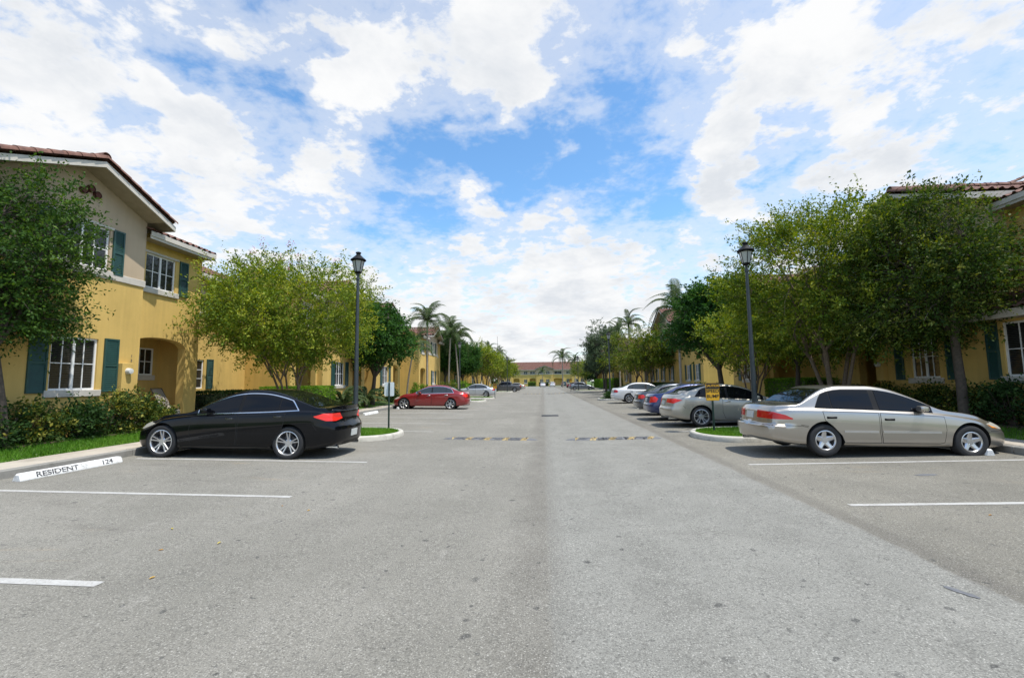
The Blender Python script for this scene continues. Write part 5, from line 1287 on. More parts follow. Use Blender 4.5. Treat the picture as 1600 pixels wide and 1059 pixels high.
def make_tree(seed, R_, zc, rz_, stems, ns, nl, size, leaf, bark, trunk_r=.07, split=1.4, lump=.25, up=.35, ln=(.45, .9), tintv=.22, flowers=0, ctr=(0, 0), base_sp=.18, forks=10, inner=.35, lean=None, lr=.68):
    """returns (trunk mesh, crown mesh); origin at the foot of the trunk"""
    rs = np.random.default_rng(seed); C0 = np.array([ctr[0], ctr[1], zc])
    rad = (R_ if isinstance(R_, tuple) else (R_, R_))+(rz_,)
    B, A, sid, P, o, L = crown_sprigs(rs, C0, rad, ns, nl, size, lump=lump, up=up, ln=ln, inner=inner)
    sz = size*rs.uniform(.6, 1.25, len(B)); V, F = leaves(rs, B, A, sz)
    st = rs.normal(.48, tintv, len(P)); hgt = 0
    tint = np.clip(st[sid]+.16*np.sin(P[sid, 0]*2.3+seed)*np.cos(P[sid, 2]*2.9+P[sid, 1]*1.7)+rs.normal(0, .16, len(B)), 0, 1)
    mats = [leaf]; me = np_mesh('crown', V, F, leaf, tint)
    # trunk, limbs and the twigs that carry the sprigs
    mb = MB(); nodes = []
    for k in range(stems):
        a = 2*math.pi*k/max(1, stems)+rs.uniform(-.4, .4); s0 = base_sp*(.3+.7*rs.random()) if stems > 1 else 0
        foot = Vector((math.cos(a)*s0*.6, math.sin(a)*s0*.6, -.25)); 
        sp = split*(.85+.3*rs.random()); out_ = (.10 if stems == 1 else .32)*sp
        lx, ly = lean or (ctr[0]*.5, ctr[1]*.5); top = Vector((lx+math.cos(a)*out_, ly+math.sin(a)*out_, sp)); tr = trunk_r*(.75+.4*rs.random() if stems > 1 else 1)
        mb.tube([foot, foot+Vector((0, 0, .27)), foot.lerp(top, .5)+Vector((rs.normal(0, .05), rs.normal(0, .05), 0)), top], [tr*1.5, tr*1.12, tr, tr*.85], 10, cap=False)
        for j in range(max(2, forks//stems)):
            aa = a+rs.uniform(-1.3, 1.3) if stems > 1 else rs.uniform(0, 6.28); q = rs.uniform(.45, .78); el = rs.uniform(-.25, .8)
            e = Vector((C0[0]+math.cos(aa)*rad[0]*q*math.cos(el), C0[1]+math.sin(aa)*rad[1]*q*math.cos(el), C0[2]+rad[2]*q*math.sin(el)))
            pts = limb(mb, top-Vector((0, 0, .1)), e, tr*lr, tr*.2, rs, sag=-.05, n=6, wob=.07, sides=7); nodes += [(p, tr*lr+(tr*.2-tr*lr)*i/6) for i, p in enumerate(pts) if i >= 1]
    NP = np.array([tuple(p) for p, r in nodes]); pick = rs.permutation(len(P))[:min(len(P), 420)]
    for i in pick:
        dd = np.linalg.norm(NP-P[i], axis=1); j = int(dd.argmin())
        if dd[j] > 2.2: continue
        e = P[i]+o[i]*L[i]*.8; r0 = min(.022, nodes[j][1]*.6); m_ = P[i]
        mb.tube([NP[j], (NP[j]+m_)/2+rs.normal(0, .04, 3), m_, e], [r0, r0*.7, r0*.45, .003], 4, cap=False)
    tm = mb.mesh('trunk', bark, smooth=True, normals=False, sharp=80)
    fm = None
    if flowers:
        top = np.argsort(-(P[:, 2]+rs.normal(0, .5, len(P))))[:flowers]; fb = []; fa = []
        for i in top:
            c = P[i]+o[i]*L[i]; k = 34; q = rs.normal(0, 1, (k, 3)); fb.append(c+q*np.array([.06, .06, .10])); fa.append(q)
        fb, fa = np.concatenate(fb), np.concatenate(fa); V, F = leaves(rs, fb, fa, np.full(len(fb), .045), wid=.9); fm = np_mesh('blossom', V, F, L_['flower'], rs.random(len(fb)))
    return tm, me, fm
def tree(meshes, label, loc, cat='tree', name='street_tree', group=None, sc=1., rz=0., scz=None):
    t = thing(name, label, cat, loc, rz, group); t.scale = (sc, sc, scz or sc)
    link('trunk', meshes[0], t); link('crown', meshes[1], t)
    if len(meshes) > 2 and meshes[2]: link('blossom', meshes[2], t)
    return t
GT = 'street trees lining the parking bays'
# near left oak
m = make_tree(12, (1.38, 1.38), 3.85, 2.1, 1, 2100, 22, .09, L_['dark'], M['barkd'], trunk_r=.10, split=2.3, lump=.42, ctr=(-.40, -.05), lean=(-.25, -.35), lr=.40, forks=12, ln=(.4, .8), inner=.15)
tree(m, 'dark green tree in front of the nearest left house, cut by the photo edge', (-11.45, 9.05, .42), name='oak_tree', group=GT)
# left crape myrtle behind the black car
m = make_tree(21, (3.2, 3.7), 4.1, 2.4, 5, 3200, 24, .096, L_['crape'], M['bark'], trunk_r=.05, split=1.7, lump=.30, up=.45, flowers=16, forks=22, ctr=(-.2, -.75), inner=.4)
tree(m, 'wide yellow green crape myrtle with pink tips behind the black sedan', (-9.75, 17.4, .38), name='crape_myrtle', group=GT)
# right crape myrtle behind the silver sedan
m = make_tree(31, (3.25, 3.2), 4.45, 3.0, 5, 3300, 24, .10, L_['crapem'], M['bark'], trunk_r=.075, split=2.1, lump=.30, up=.5, forks=20, ctr=(-.3, -.6), inner=.4)
mR = m
tree(m, 'big olive green crape myrtle with several stems behind the silver sedan roof', (9.85, 16.2, .38), name='crape_myrtle', group=GT)
m = make_tree(41, (1.95, 1.85), 3.95, 2.35, 1, 2100, 24, .092, L_['craped'], M['barkd'], trunk_r=.11, split=2.2, lump=.32, ctr=(-.3, .2), up=.5, forks=13)
tree(m, 'dense dark tree with one straight trunk before the nearest right house', (10.95, 12.8, .4), name='street_tree', group=GT)
m = make_tree(51, (2.5, 2.3), 3.55, 1.8, 1, 1600, 20, .12, L_['crape'], M['barkd'], trunk_r=.09, split=1.8, lump=.3, forks=10); mS = m
tree(m, 'small leaning tree between the lamp post and the big right crape myrtle', (10.2, 19.2, .38), group=GT, rz=.6)
# mahogany like dark trees
m = make_tree(61, (2.5, 2.3), 4.6, 2.7, 1, 2000, 18, .18, L_['deep'], M['barkd'], trunk_r=.13, split=2.2, lump=.42, forks=12); mD = m
tree(m, 'dark glossy green tree right of the left lamp post', (-10.9, 28.6, .42), name='mahogany_tree', group=GT, rz=1, sc=1.04, scz=.97)
tree(m, 'tall dark green tree between the right gable and the lamp post', (10.25, 27.0, .42), name='mahogany_tree', group=GT, rz=3.4, sc=1.16, scz=1.03)
# further crape myrtles and trees share meshes
m2 = make_tree(71, (3.1, 3.0), 3.9, 2.0, 4, 1000, 15, .17, L_['craper'], M['bark'], trunk_r=.06, split=1.7, lump=.25, forks=14)
m3 = make_tree(72, (3.0, 3.2), 3.8, 2.0, 4, 1000, 15, .17, L_['crape'], M['bark'], trunk_r=.06, split=1.7, lump=.25, forks=14)
m4 = make_tree(81, (2.8, 2.6), 4.9, 3.4, 1, 1100, 15, .2, L_['grey'], M['barkd'], trunk_r=.12, split=2.2, lump=.4, forks=12)
tree(m2, 'olive crape myrtle on the right, behind the white sedan', (9.9, 44.5, .38), name='crape_myrtle', group=GT, sc=1.13)
tree(m2, 'crape myrtle farther right side, left of the thin lamp post', (10.2, 53.0, .38), name='crape_myrtle', group=GT, rz=2, sc=1.05)
tree(m4, 'tall grey green airy tree left of the far right lamp post', (8.9, 66, .35), name='street_tree', group=GT, rz=1.1, sc=1.15)
tree(m4, 'grey green tree behind the first one, over the blue grey sedan', (10.2, 78, .38), name='street_tree', group=GT, rz=4, sc=1.15)
tree(m4, 'farthest grey green tree on the right, beside the end block', (11.5, 100, .38), name='street_tree', group=GT, rz=5, sc=1.1)
tree(mD, 'dark tree behind the left palms, next to the second left house', (-12.6, 57.2, .42), name='mahogany_tree', group=GT, rz=.4, sc=1.15)
tree(mD, 'second dark tree behind the left palms, farther along', (-10.6, 60.4, .42), name='mahogany_tree', group=GT, rz=2.4, sc=.95)
for i, (x, y, lab, sc) in enumerate([(-9.9, 68.5, 'first round crape myrtle of the far left row', 1.22), (-9.9, 79, 'second round crape myrtle of the far left row, above the pickup', 1.2), (-9.7, 92, 'third round crape myrtle of the far left row', 1.15),
                                  (-9.6, 106, 'fourth round crape myrtle of the far left row', 1.1), (-9.8, 124, 'last round crape myrtle of the far left row', 1.15)]):
    tree(m3 if i != 2 else m2, lab, (x, y, .38), name='crape_myrtle', group=GT, rz=i*1.7, sc=sc)
tree(m3, 'yellow green low tree between the far left palms and the end block', (-13.5, 140, .3), name='crape_myrtle', group=GT, rz=.5, sc=1.2)
tree(m2, 'bright green tree at the right end of the road by the tall palm', (10.5, 120, .3), name='crape_myrtle', group=GT, rz=.9, sc=1.1)
tree(m3, 'green tree right of the end block, behind the dark post', (12.5, 140, .3), name='crape_myrtle', group=GT, rz=2.9, sc=1.3)
tree(m3, 'crape myrtle on the right, half behind the tall dark tree', (10.3, 23.3, .38), name='crape_myrtle', group=GT, rz=1.5, sc=.82)
tree(m4, 'grey green tree closing the view at the far right verge', (15.5, 112, .38), name='street_tree', group=GT, rz=3.2, sc=1.2)
tree(m4, 'tree tops behind the left row of crape myrtles', (-16.5, 74, .38), name='street_tree', group=GT, rz=2.2, sc=1.1)

# palms: curved trunk, feather fronds
def frond_mesh(seed, L=2.3, droop=1.0, nl=34, wl=.55, leafm=None):
    rs = np.random.default_rng(seed); V = []; F = []; T = []
    pts = []
    for i in range(nl+1):
        t = i/nl; pts.append(Vector((L*(t-.10*t**3), 0, L*(.42*t-droop*.80*t*t*t)-.02)))
    for i in range(1, nl+1):
        t = i/nl; p = pts[i]; d = (pts[i]-pts[i-1]).normalized(); ln = wl*(math.sin(math.pi*min(1, .12+t*.86))**.6)*(.85+.3*rs.random())
        for sg in (-1, 1):
            dr = (d*.55+Vector((0, sg, 0))*.85+Vector((0, 0, .25-.1*rs.random()))).normalized(); w = Vector((d.x, 0, d.z))*.022
            q = p+dr*ln*.5+Vector((0, 0, .02)); e = p+dr*ln*.85+Vector((0, 0, -ln*.42)); n = len(V)
            V += [p-w, p+w, q+w*1.2, q-w*1.2, e]; F += [(n, n+1, n+2, n+3), (n+3, n+2, n+4, n+4)]; tt = .5+rs.normal(0, .2); T += [tt, tt]
    F = [f if len(set(f)) == 4 else (f[0], f[1], f[2]) for f in F]
    me = bpy.data.meshes.new('frond'); me.from_pydata([tuple(v) for v in V], [], F)
    mb = MB(); mb.tube(pts[::4], [.03*(1-.8*i/(len(pts[::4])-1)) for i in range(len(pts[::4]))], 5, cap=False)
    n = len(V); me.clear_geometry(); me.from_pydata([tuple(v) for v in V]+[tuple(v) for v in mb.v], [], F+[tuple(i+n for i in f) for f in mb.f])
    a = me.attributes.new('tint', 'FLOAT', 'FACE'); a.data.foreach_set('value', np.clip(np.array(T+[.9]*len(mb.f), np.float32), 0, 1)); me.materials.append(leafm or L_['palm']); return me
FR = [frond_mesh(i, droop=dr, L=l) for i, (dr, l) in enumerate([(.55, 2.2), (.9, 2.4), (1.25, 2.3), (1.0, 2.0)])]
def palm(label, loc, H=5.5, nf=15, lean=(0, 0), rz=0., fs=1., r=.10, group='palms by the houses', curve=.3):
    t = thing('palm_tree', label, 'palm tree', loc, rz, group); mb = MB(); n = 9; pts = []
    for i in range(n+1):
        q = i/n; pts.append(Vector((lean[0]*(q**1.6), lean[1]*(q**1.6), -.2+(H+.2)*q)))
    mb.tube(pts, [r*1.5]+[r*(1.15-.35*i/n) for i in range(1, n+1)], 12, cap=False); mb.build('trunk', M['palmbark'], t, smooth=True, normals=False, sharp=80)
    top = pts[-1]; mb = MB(); mb.tube([top, top+Vector((0, 0, .35)), top+Vector((0, 0, .75))], [r*.95, r*1.0, r*.4], 10); mb.build('crownshaft', L_['hedge'], t, smooth=True)
    rs = np.random.default_rng(int(abs(loc[1])*10)+nf)
    for i in range(nf):
        f = link('frond', FR[i % 4], t); el = [-.25, .1, .35, .62, .95, 1.2][int(i/nf*5.99)]
        f.location = top+Vector((0, 0, .55)); f.rotation_euler = (rs.normal(0, .15), -el+.15+rs.normal(0, .08), i*2.4+rs.normal(0, .2)); s = fs*rs.uniform(.85, 1.1); f.scale = (s, s, s)
    return t
def at(px, py, Y):
    """world point on the plane at distance Y behind a photo pixel (used once to read positions off the plan)"""
    d = (px-800)/711*r2-(py-529.5)/711*u2+fw; k = Y/d.y; return (d.x*k, Y, 1.72+d.z*k)
palm('tallest left palm in front of the second left gable', (-10.7, 41.5, .4), 6.6, 18, lean=(.0, 0), fs=1.1)
palm('short leaning palm left of the tallest one', (-11.4, 37.5, .4), 3.9, 16, lean=(.5, .2), rz=.3, fs=.95, r=.07)
palm('left palm beside the low tiled roof end, second from the gable', (-10.7, 51.0, .4), 6.4, 17, lean=(.3, 0), rz=1, fs=1.2)
palm('left palm right of the low tiled roof, before the dark trees', (-10.1, 54.0, .4), 6.0, 18, lean=(.4, .3), rz=2, fs=1.25)
palm('far palm rising over the left row of crape myrtles', (-12.0, 100, .4), 8.0, 13, rz=1, fs=1.2)
palm('farthest palm over the left row of crape myrtles, right of the other', (-10.8, 112, .4), 7.8, 13, rz=2, fs=1.2)
palm('palm rising behind the tall dark tree beside the right gable', (11.1, 37.8, .4), 6.5, 18, rz=1.4, fs=1.3)
palm('palm crown above the crape myrtle left of the right gable', (10.4, 55.5, .4), 7.6, 14, rz=.4, fs=1.05)
palm('second palm crown above that crape myrtle, nearer the thin lamp', (10.0, 60.5, .4), 7.4, 12, rz=2.4, fs=1.0)
palm('large drooping palm at the far right end of the road', (5.4, 128, .3), 7.6, 15, rz=.9, fs=1.75, r=.16)
palm('smaller palm right of the large drooping one', (9.0, 130, .3), 6.6, 13, rz=2.1, fs=1.4, r=.13)
palm('little palm in front of the end block gable', (-.3, 158, .2), 4.6, 11, rz=.2, fs=1.15, r=.1)
# hedges and shrubs
def hedge(label, lo, hi, dens, size, leaf, name='hedge', group=None, fuzz=.05, cat='hedge', rough=.0, seed=1, inner=True):
    rs = np.random.default_rng(seed); lo = np.array(lo, float); hi = np.array(hi, float); c = (lo+hi)/2; c[2] = lo[2]; d = hi-lo
    t = thing(name, label, cat, tuple(c), 0, group)
    faces = [(0, 1), (0, -1), (1, 1), (1, -1), (2, 1)]; Bs = []; As = []
    for ax, sg in faces:
        o_ = [a for a in range(3) if a != ax]; area = d[o_[0]]*d[o_[1]]; n = int(area*dens); P = rs.uniform(0, 1, (n, 3))*d; P[:, ax] = d[ax] if sg > 0 else 0
        nz = np.sin(P[:, 0]*3.1+seed)*np.cos(P[:, 1]*2.3)+np.sin(P[:, 1]*5.7+P[:, 0]*1.3)*.6
        dep = np.abs(rs.normal(0, fuzz, n)); P[:, ax] -= sg*dep; P[:, ax] += sg*rough*nz*.5; 
        nr = np.zeros((n, 3)); nr[:, ax] = sg; A = nr*.8+rs.normal(0, .6, (n, 3))+np.array([0, 0, .2]); Bs.append(P); As.append(A)
    B = np.concatenate(Bs)+lo-c; A = np.concatenate(As); B[:, 2] = np.maximum(B[:, 2], .02)
    V, F = leaves(rs, B, A, size*rs.uniform(.6, 1.3, len(B)), wid=.55)
    cl = np.sin(B[:, 0]*4.1+seed)*np.sin(B[:, 1]*3.3+1)*.16; tint = np.clip(.45+cl+rs.normal(0, .2, len(B)), 0, 1)
    link('foliage', np_mesh('foliage', V, F, leaf, tint), t)
    mb = MB(); k = .10+rough*.5; a = lo-c+k; b = hi-c-k; mb.box(a[0], b[0], a[1], b[1], 0, b[2]); mb.build('stems', M['barkd'], t)  # stems here is one solid dark box added to fill the inside
    return t
def bush(label, loc, r, h, n, size, leaf, seed=1, cat='bush', name='shrub', group=None):
    rs = np.random.default_rng(seed); t = thing(name, label, cat, loc, 0, group)
    B, A, sid, P, o, L = crown_sprigs(rs, np.array([0, 0, h*.45]), (r, r, h*.55), n, 14, size, lump=.3, up=.5, ln=(.15, .38), inner=.2)
    B[:, 2] = np.maximum(B[:, 2], .02); V, F = leaves(rs, B, A, size*rs.uniform(.6, 1.3, len(B)), wid=.55)
    st = rs.normal(.45, .22, n); link('foliage', np_mesh('foliage', V, F, leaf, np.clip(st[sid]+rs.normal(0, .15, len(B)), 0, 1)), t)
    mb = MB()
    for i in range(0, n, max(1, n//25)): mb.tube([(0, 0, -.05), tuple(P[i]*.5), tuple(P[i]+o[i]*L[i]*.5)], [.012, .01, .004], 4, cap=False)
    mb.build('stems', M['barkd'], t); return t
# mulch beds
for s, a, b, w in ((-1, 5, 12.9, 12), (1, 7, 17.4, 12), (-1, 15.6, 24, 12.6)):
    mb = MB(); y = a; mb.box(s*11.28, s*w, a, b, .3, zl(11.4)+.03, .02); tag(mb.build('mulch_bed', M['mulch']), kind='structure')
GHB = 'shrubs along the house fronts'
for i, (y, r, h, lf, nm) in enumerate([(8.3, .48, 1.0, 'croton', 'leftmost dark shrub'), (9.05, .5, 1.02, 'hedged', 'second dark shrub'), (9.85, .52, 1.06, 'croton', 'third shrub, under the window sill'),
                                    (10.7, .52, 1.04, 'hedged', 'fourth dark shrub, under the window'), (11.5, .50, 1.12, 'croton', 'fifth shrub, yellow tipped, under the shutter'), (12.3, .48, 1.08, 'croton', 'sixth shrub, bright yellow green, below the meter'), (13.05, .36, .70, 'croton', 'last variegated shrub, beside the porch')]):
    bush(nm+' of the bed before the nearest left house', (-11.62, y, .44), r, h, 210, .085, L_[lf], seed=100+i, group=GHB)
for i, (y, r, h) in enumerate([(8.6, .5, 1.0), (9.5, .5, 1.05), (10.4, .5, 1.08), (11.3, .5, 1.1), (12.2, .5, 1.12), (13.1, .45, 1.1), (13.95, .42, 1.0), (14.8, .4, .95), (15.7, .38, .9), (16.5, .36, .95)]):
    bush('dark shrub number %s from the right edge in the bed behind the silver sedan' % ['one', 'two', 'three', 'four', 'five', 'six', 'seven', 'eight', 'nine', 'ten'][i], (11.62, y, .44), r, h, 170, .085, L_['hedged'] if i < 5 else L_['croton'], seed=120+i, group='shrubs before the nearest right house')
hedge('clipped bright green hedge behind the black sedan roof', (-13.3, 20.6, .45), (-10.9, 23.4, 1.62), 900, .07, L_['hedge'], seed=3)
hedge('lower dark hedge just left of the bright clipped one', (-13.4, 16.2, .45), (-12.9, 20.4, 1.5), 900, .07, L_['hedged'], seed=4)
bush('loose flowering shrub by the left porch pillar', (-12.3, 16.6, .42), .55, .95, 200, .07, L_['grey'], seed=9, cat='bush')
bush('second loose grey green shrub by the left porch pillar', (-12.0, 17.7, .42), .55, .9, 200, .07, L_['grey'], seed=10, cat='bush')
hedge('clipped green hedge right of the right lamp post', (10.8, 19.8, .45), (12.2, 23.2, 1.70), 900, .07, L_['hedge'], seed=5)
hedge('low clipped hedge behind the stems of the right crape myrtle', (11.6, 18.3, .45), (12.2, 19.6, 1.42), 900, .07, L_['hedged'], seed=6)
hedge('long low hedge under the far left crape myrtles', (-12.0, 62, .4), (-10.8, 72, 1.5), 160, .14, L_['hedge'], seed=7)
hedge('low hedge under the right crape myrtle by the white sedan', (10.6, 41, .4), (11.8, 50, 1.4), 200, .12, L_['hedged'], seed=8)
hedge('long hedge on the right behind the blue grey sedan', (10.8, 72, .4), (12.2, 98, 2.0), 90, .18, L_['hedge'], seed=18)
hedge('dark clipped hedge below the end block, left', (-5.2, 157.2, .1), (-2.8, 158.4, 1.6), 150, .2, L_['hedge'], seed=19)
hedge('dark clipped hedge below the end block, centre', (-1.4, 157.2, .1), (1.6, 158.4, 1.3), 150, .2, L_['hedged'], seed=20)
for i, (x, y, r, h, lf, lab) in enumerate([(-11.2, 32.6, .8, 1.2, 'hedged', 'dark shrub against the second left house, behind the sign'), (-10.9, 39.5, .9, 1.3, 'hedge', 'green shrub between the left palm trunks'), (-10.7, 49.5, 1.4, 1.6, 'croton', 'round brownish shrub before the low tiled roof'),
                                      (-10.8, 56.2, 1.5, 1.9, 'hedge', 'round bright green shrub behind the bright silver sedan'), (10.9, 33.0, .7, 1.1, 'hedged', 'dark shrub by the tall dark tree on the right'), (5.6, 39.2, .5, .35, 'hedged', 'low plant around the foot of the thin right lamp')]):
    bush(lab, (x, y, zl(x) if abs(x) > 9 else .25), r, h, 170, .12, L_[lf], seed=140+i)
bush('wide dark shrub at the far right verge before the end block', (12.0, 104, .38), 2.6, 3.0, 170, .3, L_['hedged'], seed=170)
# cycads / ferns below the left lamp
FC = [frond_mesh(50+i, L=1.15, droop=.75, nl=22, wl=.20) for i in range(2)]
def cycad(label, loc, n=18, s=1.):
    t = thing('cycad', label, 'plant', loc, 0, 'cycads behind the left lamp'); rs = np.random.default_rng(int(loc[1]*7))
    mb = MB(); mb.tube([(0, 0, -.1), (0, 0, .25)], [.13, .11], 10); mb.build('trunk', M['barkd'], t)
    for i in range(n):
        f = link('frond', FC[i % 2], t); f.location = (0, 0, .2); f.rotation_euler = (rs.normal(0, .1), -rs.uniform(.05, .95), i*2.4); k = s*rs.uniform(.85, 1.15); f.scale = (k, k, k)
cycad('left of two dark spiky cycads behind the left lamp post', (-10.9, 24.3, .42), 20, 1.25); cycad('right of two dark spiky cycads behind the left lamp post', (-10.7, 27.0, .42), 20, 1.2)
cycad('spiky cycad below the tall dark tree on the right', (11.0, 29.6, .42), 18, 1.2)

# ================================================================ STREET FURNITURE
def text_mesh(s, size, mat, extrude=.0015):
    cu = bpy.data.curves.new('lettering', 'FONT'); cu.body = s; cu.size = size; cu.extrude = extrude; cu.align_x = 'CENTER'; cu.align_y = 'CENTER'; cu.offset = size*.018
    o = bpy.data.objects.new('tmp_text', cu); C.objects.link(o); dg = bpy.context.evaluated_depsgraph_get(); dg.update()
    me = bpy.data.meshes.new_from_object(o.evaluated_get(dg)); bpy.data.objects.remove(o); me.materials.clear(); me.materials.append(mat); return me
def lamp(label, loc, H=5.55, rz=.4, lodn=20):
    t = thing('lamp_post', label, 'street lamp', loc, rz, 'lamp posts beside the road'); mb = MB()
    mb.lathe([(.13, 0), (.13, .05), (.085, .12), (.075, .9), (.072, 1.5), (.055, 3.2), (.045, H-.95), (.06, H-.93), (.06, H-.86), (.035, H-.84), (.035, H-.74)], lodn); mb.build('pole', M['poleg'], t, smooth=True, sharp=30)
    z = H-.74; mb = MB()
    mb.lathe([(.03, z), (.10, z+.03), (.12, z+.07), (.10, z+.08)], 8); fr = []
    for k in range(6):
        a = 2*math.pi*k/6; mb.tube([(.11*math.cos(a), .11*math.sin(a), z+.07), (.19*math.cos(a), .19*math.sin(a), z+.44)], .011, 5)
    mb.lathe([(.20, z+.42), (.215, z+.45), (.20, z+.47)], 6)
    for k in range(4):
        a = math.pi/4+math.pi*k/2; mb.tube([(.0, .0, z-.02), (.06*math.cos(a), .06*math.sin(a), z-.05), (.10*math.cos(a), .10*math.sin(a), z+.06)], .008, 5)
    ln = mb.build('lantern_frame', M['black'], t)
    mb = MB(); mb.lathe([(.105, z+.08), (.185, z+.43)], 6, cap=False); mb.build('lamp_glass', M['lamp_glass'], t)
    mb = MB(); mb.lathe([(.25, z+.45), (.25, z+.475), (.15, z+.56), (.09, z+.62), (.07, z+.63), (.065, z+.67), (.09, z+.69), (.085, z+.72), (.02, z+.745), (.0, z+.75)], 6 if False else 12, cap=False); mb.build('lamp_roof', M['black'], t, smooth=True, sharp=25)
lamp('tall black lantern lamp post on the left, behind the black sedan', (-5.98, 14.25, .24), 5.8)
lamp('tall black lantern lamp post on the right, in front of the champagne sedan', (6.3, 14.2, .25), 5.68)
lamp('distant dark lamp post on the right, beyond the white sedan', (5.72, 39.9, .24), 5.75, lodn=12)
lamp('distant grey lamp post on the left among the palms', (-8.45, 45.8, .28), 5.65, lodn=12)
lamp('very distant thin lamp post on the left by the pickup', (-5.7, 72.2, .22), 5.6, lodn=8)
lamp('very distant thin post on the right by the blue grey sedan', (5.6, 74.2, .22), 5.6, lodn=8)
M['signk'] = simple('sign_black', (.012, .012, .012), .5)
def sign_post(label, loc, H, face, rz=0, tone=None):
    t = thing('road_sign', label, 'sign', loc, rz)
    mb = MB(); mb.box(-.028, .028, -.012, .012, -.1, H, .004); mb.box(-.012, .012, -.03, -.011, -.1, H-.02); mb.build('post', M['pole2'], t)
    w, h = (.195, .262) if face else (.155, .235); zc = H-h+.01
    def plate(y0, y1, mat, nm, ww=w, hh=h, z_=zc):
        n = 6; r = .03; pts = []
        for (cx_, cz_, a0) in ((ww-r, hh-r, 0), (-ww+r, hh-r, 90), (-ww+r, -hh+r, 180), (ww-r, -hh+r, 270)):
            for k in range(n+1): a = R(a0+90*k/n); pts.append((cx_+r*math.cos(a), cz_+r*math.sin(a)))
        m_ = MB(); k = len(pts); m_.add([(p[0], y0, z_+p[1]) for p in pts]+[(p[0], y1, z_+p[1]) for p in pts], [tuple(range(k)), tuple(range(k, 2*k))]+[(i, (i+1) % k, k+(i+1) % k, k+i) for i in range(k)]); return m_.build(nm, mat, t)
    if face:
        p = plate(-.036, -.032, M['signy'], 'sign_plate'); mb = MB(); mb.box(-w+.012, w-.012, -.0385, -.0365, zc+.085, zc+h-.012); mb.build('caution_panel', M['signk'], p)
        mb = MB(); e = .006
        for (a, b, c, d) in ((-w+.006, w-.006, zc-h+.006, zc-h+.012), (-w+.006, w-.006, zc+h-.012, zc+h-.006), (-w+.006, -w+.012, zc-h+.012, zc+h-.012), (w-.012, w-.006, zc-h+.012, zc+h-.012)): mb.box(a, b, -.0375, -.0364, c, d)
        mb.build('border', M['signk'], p)
        for s_, z_, sz, mt in (('CAUTION', zc+.175, .092, M['signy']), ('SPEED', zc+.018, .135, M['signk']), ('BUMP', zc-.135, .135, M['signk'])):
            q = link('lettering', text_mesh(s_, sz, mt), p); q.rotation_euler = (R(90), 0, 0); q.location = (0, -.0405 if s_ == 'CAUTION' else -.038, z_); 
    else:
        plate(.014, .018, M['signw'], 'sign_plate', .17, .235)
sign_post('white backed sign on a green post on the left planter', (-5.24, 15.25, .21), 1.55, False)
sign_post('yellow CAUTION SPEED BUMP sign on the right planter', (4.98, 13.95, .21), 1.40, True)
sign_post('tiny yellow sign on a post beside the distant silver sedan', (-4.9, 45.9, .2), 1.4, True)
sign_post('tiny yellow sign on a post beside the blue grey sedan', (4.4, 74.3, .2), 1.9, True)
# speed bumps: domed rubber bar with slanted yellow blocks, tapered end caps
def speed_bump(label, x0, x1, y):
    t = thing('speed_bump', label, 'speed bump', ((x0+x1)/2, y, SL*abs((x0+x1)/2)), 0, 'speed bumps across the lanes'); s = 1 if x0 > 0 else -1
    L = x1-x0; n = 92; m_ = 10; cx_ = (x0+x1)/2
    def P(u, v): # u 0..1 along, v -1..1 across
        x = x0+L*u; e = min(u, 1-u)*L; tp = min(1, e/.28); tp = tp**.6; yy = v*.15*(.35+.65*tp) if e < .28 else v*.15
        return (x-cx_, yy, SL*(abs(x)-abs(cx_))+.003+.055*tp*max(0, 1-abs(v)**2.2))
    mg = MB(); my = MB()
    for i in range(n):
        for j in range(m_):
            u = (i+.5)/n; v = -1+2*(j+.5)/m_; x = u*L; k = ((x-.10*v+.32) % .545)
            tgt = my if (k < .17 and .28 < x < L-(.10 if s > 0 else .25)) else mg
            tgt.add([P(i/n, -1+2*j/m_), P((i+1)/n, -1+2*j/m_), P((i+1)/n, -1+2*(j+1)/m_), P(i/n, -1+2*(j+1)/m_)], [(0, 1, 2, 3)])
    for mm, nm, mt in ((mg, 'bump_body', M['bumpgrey']), (my, 'yellow_block', M['bumpyel'])):
        q = mm.mesh(nm, mt); bm = bmesh.new(); bm.from_mesh(q); bmesh.ops.remove_doubles(bm, verts=bm.verts, dist=.0005); bm.to_mesh(q); bm.free(); q.shade_smooth(); link(nm, q, t)
    mb = MB()
    for k in range(5): mb.lathe([(.018, .0), (.018, .062), (.0, .064)], 8, (-L/2+.3+k*(L-.6)/4, 0, 0)); 
    mb.build('bolt', M['darkalloy'], t)
speed_bump('grey and yellow striped speed bump across the left lane', -3.02, -.22, 13.72)
speed_bump('grey and yellow striped speed bump across the right lane', .62, 3.36, 13.6)
speed_bump('far speed bump showing as a thin dark line across the road, left lane', -3.0, -.2, 64); speed_bump('far speed bump showing as a thin dark line across the road, right lane', .3, 3.2, 64)
# house number painted down the wall beside the left meter
t = thing('house_number', 'small dark house number running down the wall beside the left meter', 'house number', (-11.994, 12.50, 2.62))
for k, ch in enumerate('1227'):
    q = link('digit', text_mesh(ch, .10, M['text']), t); q.rotation_euler = (R(90), 0, R(90)); q.location = (.004, 0, -.13*k)
